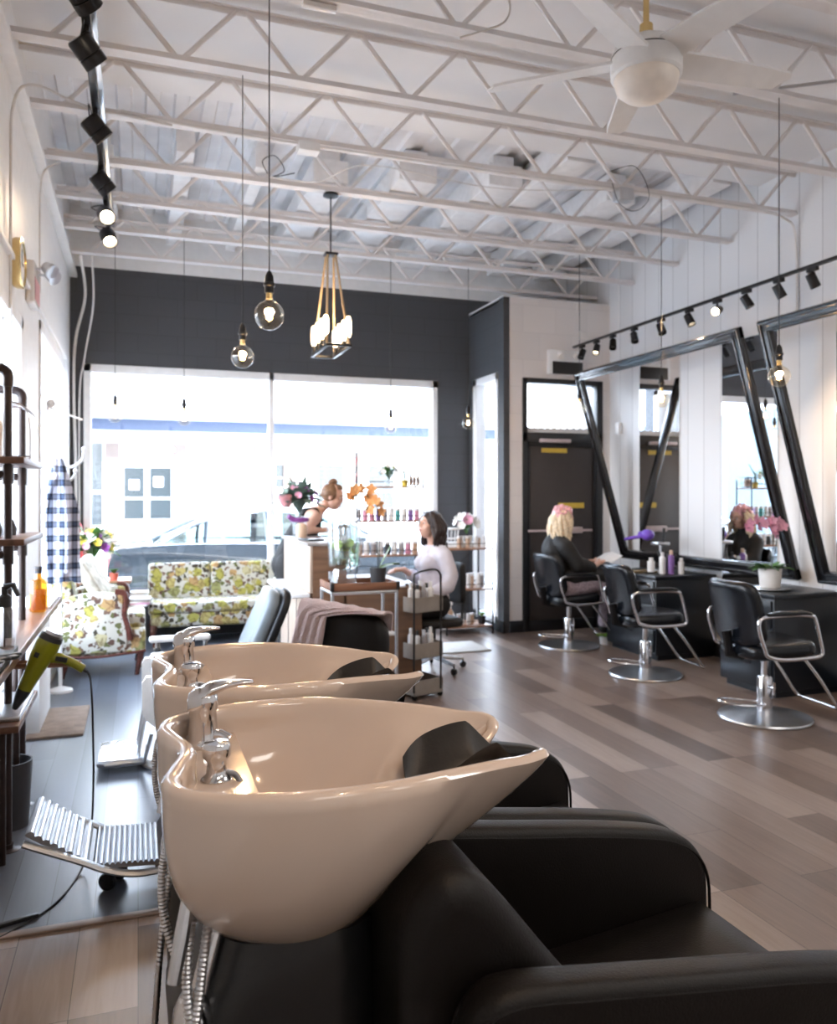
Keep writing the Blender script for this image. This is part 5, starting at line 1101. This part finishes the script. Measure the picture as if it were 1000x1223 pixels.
# --- woman in white blouse, seated on a stool behind the trolley
hz = R(188)
fw = V((cos(hz), sin(hz), 0)); lf = V((-sin(hz), cos(hz), 0))
O = V((2.40, 6.5, 0))
def w2(x, y, z): return O+fw*x+lf*y+V((0, 0, z))
t = thing('person', 'dark-haired person in a white blouse seated behind the trolley, looking up at the bun-haired one', 'person', tuple(O))
def rel(o, T): o.location = -V(T.location) if isinstance(T.location, V) else (-T.location[0], -T.location[1], -T.location[2]); return o
b = MB(); caps(b, [(w2(0, 0, .56), .125), (w2(-.01, 0, .75), .11), (w2(-.02, 0, .92), .115), (w2(-.02, 0, 1.03), .08), (w2(.0, 0, 1.11), .048), (w2(.01, 0, 1.16), .048)])
for s_ in (-1, 1): caps(b, [(w2(-.02, s_*.09, 1.0), .07), (w2(-.02, s_*.165, .99), .052), (w2(-.05, s_*.215, .83), .043), (w2(-.02, s_*.22, .74), .038)]); caps(b, [(w2(0, s_*.08, .56), .1), (w2(.22, s_*.1, .57), .085), (w2(.40, s_*.1, .55), .06), (w2(.42, s_*.1, .34), .05), (w2(.40, s_*.1, .1), .036), (w2(.42, s_*.1, .045), .036), (w2(.52, s_*.1, .03), .028)])
# left forearm (camera side) lies over the lap; right rests on the desk
caps(b, [(w2(-.02, .22, .74), .038), (w2(.08, .20, .70), .032), (w2(.17, .15, .69), .025)]); hand_geo(b, w2(.17, .15, .69), fw*.8-lf*.4+V((0, 0, -.25)), V((0, 0, -1)), .5)
caps(b, [(w2(-.02, -.22, .74), .038), (w2(.1, -.2, .8), .032), (w2(.2, -.16, .86), .025)]); hand_geo(b, w2(.2, -.16, .86), fw, V((0, 0, -1)), .4)
hf = fw+lf*.1+V((0, 0, .12)); Mx = head_geo(b, w2(.035, 0, 1.245), hf, (0, 0, 1))
o = remesh(b, 'body', 'skin', t, .007, 5); rel(o, t)
face_t = []
def face(t, Mx):
    n0 = set(t.children); face_parts(t, Mx)
    for c in t.children:
        if c not in n0: rel(c, t)
face(t, Mx)
c = MB(); caps(c, [(w2(0, 0, .60), .145), (w2(-.01, 0, .78), .125), (w2(-.015, 0, .90), .135), (w2(-.02, 0, 1.0), .105), (w2(-.01, 0, 1.05), .066)])
c.ell(w2(.07, .06, .92), (.075,)*3).ell(w2(.07, -.06, .92), (.075,)*3)
for s_ in (-1, 1): caps(c, [(w2(-.02, s_*.08, 1.0), .086), (w2(-.02, s_*.165, .985), .070), (w2(-.05, s_*.22, .83), .066), (w2(-.02, s_*.225, .74), .062)])
caps(c, [(w2(-.02, .225, .74), .062), (w2(.07, .2, .70), .058)]); caps(c, [(w2(-.02, -.225, .74), .062), (w2(.1, -.2, .8), .055)])
o = remesh(c, 'blouse', 'blouse', t, .008, 5, lambda p: .005*noise.noise(p*16)); rel(o, t)
c = MB()
for s_ in (-1, 1): caps(c, [(w2(-.0, s_*.07, .57), .12), (w2(.22, s_*.1, .57), .105), (w2(.41, s_*.1, .55), .08), (w2(.43, s_*.1, .34), .068), (w2(.41, s_*.1, .12), .055)])
o = remesh(c, 'trousers', 'cloth', t, .01, 4); rel(o, t)
c = MB()
for s_ in (-1, 1): caps(c, [(w2(.41, s_*.1, .05), .045), (w2(.52, s_*.1, .038), .036)])
o = remesh(c, 'shoes', 'cloth', t, .008, 3); rel(o, t)
m = MB(); hc = w2(.03, 0, 1.255); m.ell(hc+V((0, 0, .028))-fw*.022, (.1, .088, .092), 20, 14, (0, 0, hz))
s = strands(hc, hf, 44, .235, .019, 4, spread=.10, wave=.017); m.add(s.v, s.f); o = m.build('hair', 'darkhair', t, 60); rel(o, t)
MB().torus(tuple(w2(.15, .16, .69)-O), .031, .008, axis=tuple(fw*.8-lf*.4), n=16).build('watch', 'black', t)
t = thing('task_chair', 'black office chair on casters under the person in the white blouse', 'office chair', (2.40, 6.5, 0), hz)
seat_pad(.46, .44, .07).build('seat', 'cloth', t, 60).location = (0, 0, .42); o = rounded_pad(.34, .36, .06, .05).build('backrest', 'cloth', t, 60); o.location = (-.25, 0, .74)
MB().tube([(-.1, 0, .4), (-.29, 0, .42), (-.3, 0, .7)], .016, 8).build('back_bracket', 'black', t); MB().cyl((0, 0, .1), (0, 0, .4), .025).build('gas_column', 'black', t)
for i in range(5):
    a = i*2*pi/5+.5; l = MB().tube([(0, 0, .12), (.28*cos(a), .28*sin(a), .08)], [.025, .014], 8).build('base_leg', 'steel', t)
    MB().lathe([(0, -.014), (.027, -.014), (.03, 0), (.027, .014), (0, .014)], (.28*cos(a), .28*sin(a), .03), 14, (sin(a), -cos(a), 0)).cyl((.28*cos(a), .28*sin(a), .03), (.28*cos(a), .28*sin(a), .08), .008).build('caster', 'blackm', l)
# --- woman with bun leaning over the reception desk
O = V((1.36, 7.0, 0)); fw = V((1, -.12, 0)).normalized(); lf = V((.12, 1, 0)).normalized()
t = thing('person', 'person with brown hair in a bun and black strap top leaning on the reception desk', 'person', tuple(O))
b = MB(); caps(b, [(w2(-.12, 0, .92), .14), (w2(-.06, 0, 1.08), .115), (w2(.03, 0, 1.22), .12), (w2(.10, 0, 1.325), .085), (w2(.165, 0, 1.385), .045), (w2(.2, 0, 1.42), .045)])
for s_ in (-1, 1): caps(b, [(w2(.08, s_*.1, 1.32), .07), (w2(.10, s_*.175, 1.31), .054), (w2(.0, s_*.24, 1.21), .043), (w2(-.03, s_*.26, 1.2), .038), (w2(.07, s_*.24, 1.205), .03), (w2(.17, s_*.17, 1.2), .024)]); hand_geo(b, w2(.17, s_*.17, 1.2), fw-lf*s_*.5, V((0, 0, -1)), .3); caps(b, [(w2(-.12, s_*.08, .9), .11), (w2(-.1, s_*.1, .5), .075), (w2(-.16, s_*.1, .1), .045), (w2(-.12, s_*.1, .04), .036), (w2(-.02, s_*.1, .03), .03)])
hf = fw-lf*.3+V((0, 0, -.35)); Mx = head_geo(b, w2(.27, 0, 1.49), hf, (0, 0, 1), 1.0)
o = remesh(b, 'body', 'skin', t, .007, 5); rel(o, t); face(t, Mx)
c = MB(); caps(c, [(w2(-.12, 0, .9), .15), (w2(-.06, 0, 1.08), .126), (w2(.02, 0, 1.2), .132), (w2(.055, 0, 1.255), .118)])
for s_ in (-1, 1): c.tube([w2(-.06, s_*.09, 1.27), w2(.03, s_*.11, 1.385), w2(.12, s_*.115, 1.385), w2(.17, s_*.08, 1.27)], .013, 8)
o = remesh(c, 'strap_top', 'cloth', t, .008, 3); rel(o, t)
c = MB()
for s_ in (-1, 1): caps(c, [(w2(-.12, s_*.07, .9), .125), (w2(-.1, s_*.1, .5), .088), (w2(-.16, s_*.1, .1), .06)])
o = remesh(c, 'trousers', 'cloth', t, .01, 3); rel(o, t)
hc = w2(.27, 0, 1.49); fw = (fw-lf*.3).normalized(); lf = V((-fw.y, fw.x, 0)); u = (V((0, 0, 1))+fw*.35).normalized(); m = MB(); m.ell(hc+u*.035-fw*.022, (.1, .085, .088), 20, 14, (0, R(20), 0)); m.ell(hc+u*.13-fw*.045, (.036, .036, .034), 14, 10)
rnd = random.Random(2)
for i in range(34):
    a = 2*pi*i/34; q = hc+u*.02-fw*.02+fw*.095*cos(a)+lf*.083*sin(a)
    if cos(a) > .45: q += u*.06*min(1, (cos(a)-.45)/.3)-fw*.012
    m.tube(cr([q-u*.01, q.lerp(hc+u*.1-fw*.03, .5)+(q-hc)*.18, hc+u*.118-fw*.04], 4), [.008]*9, 5)
for i in range(10): a = i*.63; m.tube(cr([hc+u*(.115)+V((.03*cos(a), .03*sin(a), 0))-fw*.045, hc+u*.14+V((.036*cos(a+1), .036*sin(a+1), 0))-fw*.045, hc+u*.165+V((.01*cos(a+2), .01*sin(a+2), 0))-fw*.045], 4), .008, 5)
o = m.build('hair', 'brownhair', t, 60); rel(o, t)
# --- client under a cape
O = V((4.04, 7.08, 0)); fw = V((1, -.04, 0)).normalized(); lf = V((.04, 1, 0)).normalized()
t = thing('person', 'client in a black cape with pink and blonde hair reading in the farthest styling chair', 'person', tuple(O))
b = MB(); caps(b, [(w2(-.06, 0, .63), .13), (w2(-.1, 0, .8), .115), (w2(-.12, 0, .96), .12), (w2(-.11, 0, 1.06), .08), (w2(-.085, 0, 1.13), .048), (w2(-.07, 0, 1.17), .048)])
for s_ in (-1, 1): caps(b, [(w2(-.11, s_*.09, 1.03), .07), (w2(-.1, s_*.165, 1.0), .052), (w2(.0, s_*.2, .83), .042), (w2(.2, s_*.16, .80), .034), (w2(.31, s_*.08, .83), .026)]); hand_geo(b, w2(.31, s_*.08, .83), fw-lf*s_*.3+V((0, 0, .1)), V((0, 0, 1)), .55); caps(b, [(w2(-.05, s_*.08, .62), .1), (w2(.2, s_*.09, .65), .085), (w2(.42, s_*.09, .63), .06), (w2(.48, s_*.1, .4), .05), (w2(.46, s_*.1, .18), .036), (w2(.47, s_*.1, .13), .034), (w2(.57, s_*.1, .115), .028)])
hf = fw+V((0, 0, -.2)); Mx = head_geo(b, w2(-.03, 0, 1.255), hf, (0, 0, 1)); o = remesh(b, 'body', 'skin', t, .007, 5); rel(o, t); face(t, Mx)
c = MB(); caps(c, [(w2(-.07, 0, .66), .155), (w2(-.11, 0, .82), .14), (w2(-.12, 0, .96), .145), (w2(-.11, 0, 1.06), .10), (w2(-.085, 0, 1.12), .064)])
for s_ in (-1, 1): caps(c, [(w2(-.11, s_*.08, 1.03), .09), (w2(-.1, s_*.17, 1.0), .078), (w2(.0, s_*.215, .83), .08), (w2(.16, s_*.17, .79), .075)]); caps(c, [(w2(-.03, s_*.1, .70), .12), (w2(.2, s_*.1, .69), .1), (w2(.36, s_*.1, .68), .085), (w2(.4, s_*.12, .55), .06)])
o = remesh(c, 'cape', 'cloth', t, .009, 6, lambda p: .010*noise.noise(p*9)); rel(o, t)
c = MB()
for s_ in (-1, 1): caps(c, [(w2(-.06, s_*.09, .61), .125), (w2(.15, s_*.1, .63), .108), (w2(.43, s_*.1, .62), .07), (w2(.49, s_*.1, .4), .066), (w2(.47, s_*.1, .2), .06)])
o = remesh(c, 'trousers', 'pants', t, .01, 3); rel(o, t)
c = MB()
for s_ in (-1, 1): caps(c, [(w2(.46, s_*.1, .14), .045), (w2(.58, s_*.1, .12), .036)])
o = remesh(c, 'shoes', 'cloth', t, .008, 3); rel(o, t)
hc = w2(-.04, 0, 1.27); s = strands(hc, hf, 40, .255, .015, 9, spread=.105, wave=.014, back=.03); o = s.build('hair', 'blonde', t, 60); rel(o, t)
m = MB(); m.ell(hc+V((-.015, 0, .035)), (.105, .092, .09), 18, 12); rnd = random.Random(3)
for i in range(46):
    a = rnd.random()*6.28; e = rnd.uniform(.1, 1.4); d = V((cos(a)*cos(e), sin(a)*cos(e), sin(e)))
    if d.x > .6 and d.z < .5: continue
    m.box(hc+V((-.015, 0, .02))+d*.105, (.05, .028, .022), .006, rot=(rnd.random()*3, rnd.random()*3, rnd.random()*3))
for i in range(14):
    a = rnd.uniform(1.2, 5.1); m.box(hc+V((cos(a)*.105, sin(a)*.1, rnd.uniform(-.09, .0))), (.02, .03, .07), .005, rot=(rnd.random(), rnd.random(), a))
o = m.build('colour_foils', 'foil', t, 60); rel(o, t)
t = thing('magazine', 'open magazine held by the caped client', 'magazine', tuple(w2(.42, 0, .885)), 0)
for s_ in (-1, 1): o = MB().box((0, s_*.085, .0), (.2, .17, .006), .001).build('page', 'label', t); o.rotation_euler = (R(-12*s_), R(-28), 0)
# ---------------------------------------------------------------- outside
G = -.15
def outside(m, name, mm, label, cat, **k): return tag(m.build(name, mm), label, cat)
o = MB().bb(-60, 70, YF+.2, 80, G-.2, G).bb(-60, XL-.2, -20, YF+.2, G-.2, G).build('ground_street', 'asphalt'); o['kind'] = 'structure'
BYY = 22
t = thing('shop_building', 'white single-storey building with a blue stripe across the street', 'building', (5, BYY, G))
MB().bb(-22, 26, 0, 6, 0, 6.2).build('wall', 'facade', t)
MB().bb(-22, 26, -.06, 0, 3.33, 3.62).build('fascia_stripe', 'stripe', t); MB().bb(-22, 26, -1.2, 0, 3.62, 3.75).build('canopy', 'facade', t)
def bx(px, y=BYY): u = (px-500)/960; d = y/(.9441-u*.3297); return d*(.3297+u*.9441)-5
for a in (134, 214, 310, 345): MB().bb(bx(a)-.17, bx(a)+.17, -.12, 0, .0, 3.0).build('pilaster', 'pilaster', t)
for a, b_, z0, z1 in ((108, 122, .9, 3.0), (148, 172, 1.05, 2.38), (179, 204, 1.05, 2.38), (329, 347, 1.9, 2.5), (380, 410, 1.3, 2.5), (440, 470, 1.3, 2.5)):
    w = MB().bb(bx(a), bx(b_), -.03, 0, z0, z1).build('window', 'darkglass', t); MB().bb(bx(a), bx(b_), -.05, -.031, z0+.38*(z1-z0), z0+.42*(z1-z0)).build('window_bar', 'facade', w)
for a, z in ((160, 1.9), (189, 1.98)): MB().bb(bx(a)-.12, bx(a)+.12, -.05, -.035, z-.1, z+.16).build('notice', 'label', t)
o = MB().bb(-4.2, -2.1, 13, 21.5, G, 3.3).build('side_building', mat('grey_blue_wall', (.10, .135, .155), .8)); tag(o, 'pale building seen through the left windows', 'building')
# parked saloon car
def car(name, label, loc, paint, rz=0):
    t = thing(name, label, 'car', loc, rz)
    # side profile, x along the length (front at +x), z up
    low = [(-2.35, .42), (-2.38, .62), (-2.33, .88), (-2.2, .96), (-1.6, 1.0), (-.9, 1.0), (.0, .98), (.9, .97), (1.5, .90), (2.1, .78), (2.35, .62), (2.38, .42), (2.2, .26), (-2.2, .28)]
    b = bmesh.new(); P_ = cr([(x, 0, z) for x, z in low], 4, True); Wd = .88; m = MB(); rs = []
    for y, k in ((-Wd+.0, .93), (-Wd-.02, 1), (-Wd+.05, 1.0), (0, 1.0), (Wd-.05, 1.0), (Wd+.02, 1), (Wd, .93)):
        rs.append([V((p.x*(1 if k == 1 else .985), y, .6+(p.z-.6)*(k))) for p in P_])
    m.rings(rs).build('body', paint, t, 50); b.free()
    roof = [(-1.85, .97), (-1.45, 1.18), (-.95, 1.38), (-.4, 1.45), (.2, 1.43), (.75, 1.3), (1.35, .98)]; R_ = cr([(x, 0, z) for x, z in roof], 4)
    def cab(w0, w1, sh, z0=.97):
        rs = []
        for s_ in (-1, 1):
            pass
        vs = []; n = len(R_); 
        m = MB(); L_ = []
        for p in R_: k = (p.z-.97)/.48; w_ = w0+(w1-w0)*k; L_.append([V((p.x*sh, -w_, p.z)), V((p.x*sh, -w_*.9, p.z+.02*k)), V((p.x*sh, w_*.9, p.z+.02*k)), V((p.x*sh, w_, p.z)), V((p.x*sh, w0, .9)), V((p.x*sh, -w0, .9))])
        return m.rings(L_)
    cab(.84, .64, 1.).build('greenhouse', 'carglass', t, 50)
    rf = MB()
    sub = [p for p in R_ if p.z > 1.30]
    rf.rings([[V((p.x, -.66, p.z-.012)), V((p.x, -.6, p.z+.035)), V((p.x, .6, p.z+.035)), V((p.x, .66, p.z-.012))] for p in sub]).build('roof', paint, t, 50)
    for s_ in (-1, 1):
        y = lambda z: s_*(.855-(.2)*(z-.97)/.48)
        MB().tube([V((p.x, y(p.z), p.z-.01)) for p in R_], .028, 6).tube([V((-1.85, y(.98), .985)), V((1.35, y(.98), .985))], .03, 6).build('window_trim', 'chrome' if s_ < 0 else paint, t)
        MB().tube([(-.28, y(.98), .98), (-.30, y(1.42), 1.42)], .05, 6, flat=.5).tube([(-1.15, y(.98), .98), (-1.12, y(1.3), 1.3)], .03, 6, flat=.5).build('pillar', paint, t)
        MB().tube([(-2.3, s_*.895, .62), (2.3, s_*.895, .62)], .018, 6).build('side_moulding', paint, t)
        for x in (-1.45, 1.45):
            w_ = MB().lathe([(0, -.11), (.2, -.11), (.315, -.1), (.33, -.06), (.33, .06), (.315, .1), (0, .1)], (x, s_*.80, .33), 28, (0, 1, 0)).build('wheel', 'tyre', t, 40)
            MB().lathe([(0, .0), (.2, 0), (.22, .012), (.18, .02), (.05, .03), (0, .03)], (x, s_*.885, .33), 20, (0, s_, 0)).build('hub_cap', 'alu', w_)
    MB().box((1.0, -.93, 1.02), (.14, .14, .1), .03).build('mirror', paint, t); MB().bb(-2.38, -2.28, -.8, -.45, .68, .84, .02).build('tail_lamp', 'red', t)
    return t
car('parked_car', 'dark saloon car parked right outside the front window', (2.0, 12.0, G), 'carpaint')
K['carlight'] = mat('light_car_paint', (.6, .62, .66), .3, coat=.5)
# ---------------------------------------------------------------- light
w = bpy.data.worlds.new('sky'); SC.world = w; w.use_nodes = True; nt = w.node_tree; bg = nt.nodes['Background']
tc = nt.nodes.new('ShaderNodeTexCoord'); sx = nt.nodes.new('ShaderNodeSeparateXYZ'); nt.links.new(tc.outputs['Generated'], sx.inputs[0])
nt.links.new(ramp(nt, sx.outputs['Z'], [(0, (.93, .96, 1)), (.5, (.62, .78, 1))]), bg.inputs[0]); bg.inputs[1].default_value = SKY
def light(kind, name, loc, energy, col, size=.1, rot=None, size_y=None, **k):
    l = bpy.data.lights.new(name, kind); l.energy = energy; l.color = col
    if kind == 'AREA':
        l.size = size
        if size_y: l.shape = 'RECTANGLE'; l.size_y = size_y
    elif kind == 'SUN': l.angle = size
    else: l.shadow_soft_size = size
    o = bpy.data.objects.new(name, l); COL.objects.link(o); o.location = loc
    if rot is not None: o.rotation_euler = rot
    for a, b_ in k.items(): setattr(l, a, b_)
    return o
s = light('SUN', 'sun', (0, 0, 20), SUN, (1, .96, .9), R(.6), (R(48), 0, R(12)))
for nm, loc, sx_, sy_, rot in (('portal_front', (1.42, YF+.18, 1.65), 3.9, 2.4, (R(-90), 0, 0)), ('portal_left_near', (XL-.16, 4.51, 1.5), 2.1, 1.6, (0, R(-90), 0)), ('portal_left_far', (XL-.16, 7.18, 1.52), 2.4, 1.9, (0, R(-90), 0)), ('portal_side', (BX+.09, 8.46, 1.5), 2.7, .7, (0, R(90), 0)), ('portal_transom', (4.5, BY+.1, 2.5), .9, .5, (R(-90), 0, 0))):
    l = light('AREA', nm, loc, 1, (1, 1, 1), sx_, rot, sy_); l.data.cycles.is_portal = True
WARM = (1, .70, .44)
for i, (p, d, lit) in enumerate(SP+SQ):
    if lit: light('SPOT', 'track_spot', p, 24 if i < len(SP) else 16, WARM, .03, d.to_track_quat('-Z', 'Y').to_euler(), spot_size=R(70), spot_blend=.6)
for x, y, z, l_, zt in [(.515, 3.36, 2.25, 0, 0)]+pd[:2]+pd[6:]: light('POINT', 'bulb_glow', (x, y, z-.02), 5, (1, .68, .38), .03)
light('POINT', 'chandelier_glow', (1.385, 6.0, 2.78), 10, (1, .68, .38), .08)
# unseen fill lights added for the near end, then warm spots above basins
for i, (x, y, e, c) in enumerate(FILL): light('AREA', 'fill_light', (x, y, 3.7), e, c, 1.2, (0, 0, 0), .6)
for x, y, tx, ty, e in WASH:
    p = V((x, y, 3.6)); d = V((tx, ty, 1.0))-p
    light('SPOT', 'wash_spot', p, e, (1, .68, .43), .04, d.to_track_quat('-Z', 'Y').to_euler(), spot_size=R(48), spot_blend=.7)
# ---------------------------------------------------------------- camera
cam = bpy.data.cameras.new('camera'); co = bpy.data.objects.new('camera', cam); COL.objects.link(co); SC.camera = co
co.location = (0, 0, 1.5); co.rotation_euler = (R(90), 0, -math.atan(335/960))
cam.sensor_fit = 'HORIZONTAL'; cam.sensor_width = 24; cam.lens = 23.04; cam.shift_y = -.0195; cam.clip_start = .05; cam.clip_end = 300
cam.dof.use_dof = True; cam.dof.focus_distance = 1.75; cam.dof.aperture_fstop = 4.0
vs = SC.view_settings; vs.view_transform = 'Standard'; vs.look = 'None'; vs.gamma = 1; vs.exposure = EXPO; vs.use_curve_mapping = False
SC.cycles.max_bounces = 10; SC.cycles.diffuse_bounces = 5; SC.cycles.transparent_max_bounces = 16; SC.cycles.sample_clamp_indirect = 6; SC.cycles.caustics_reflective = False; SC.cycles.caustics_refractive = False
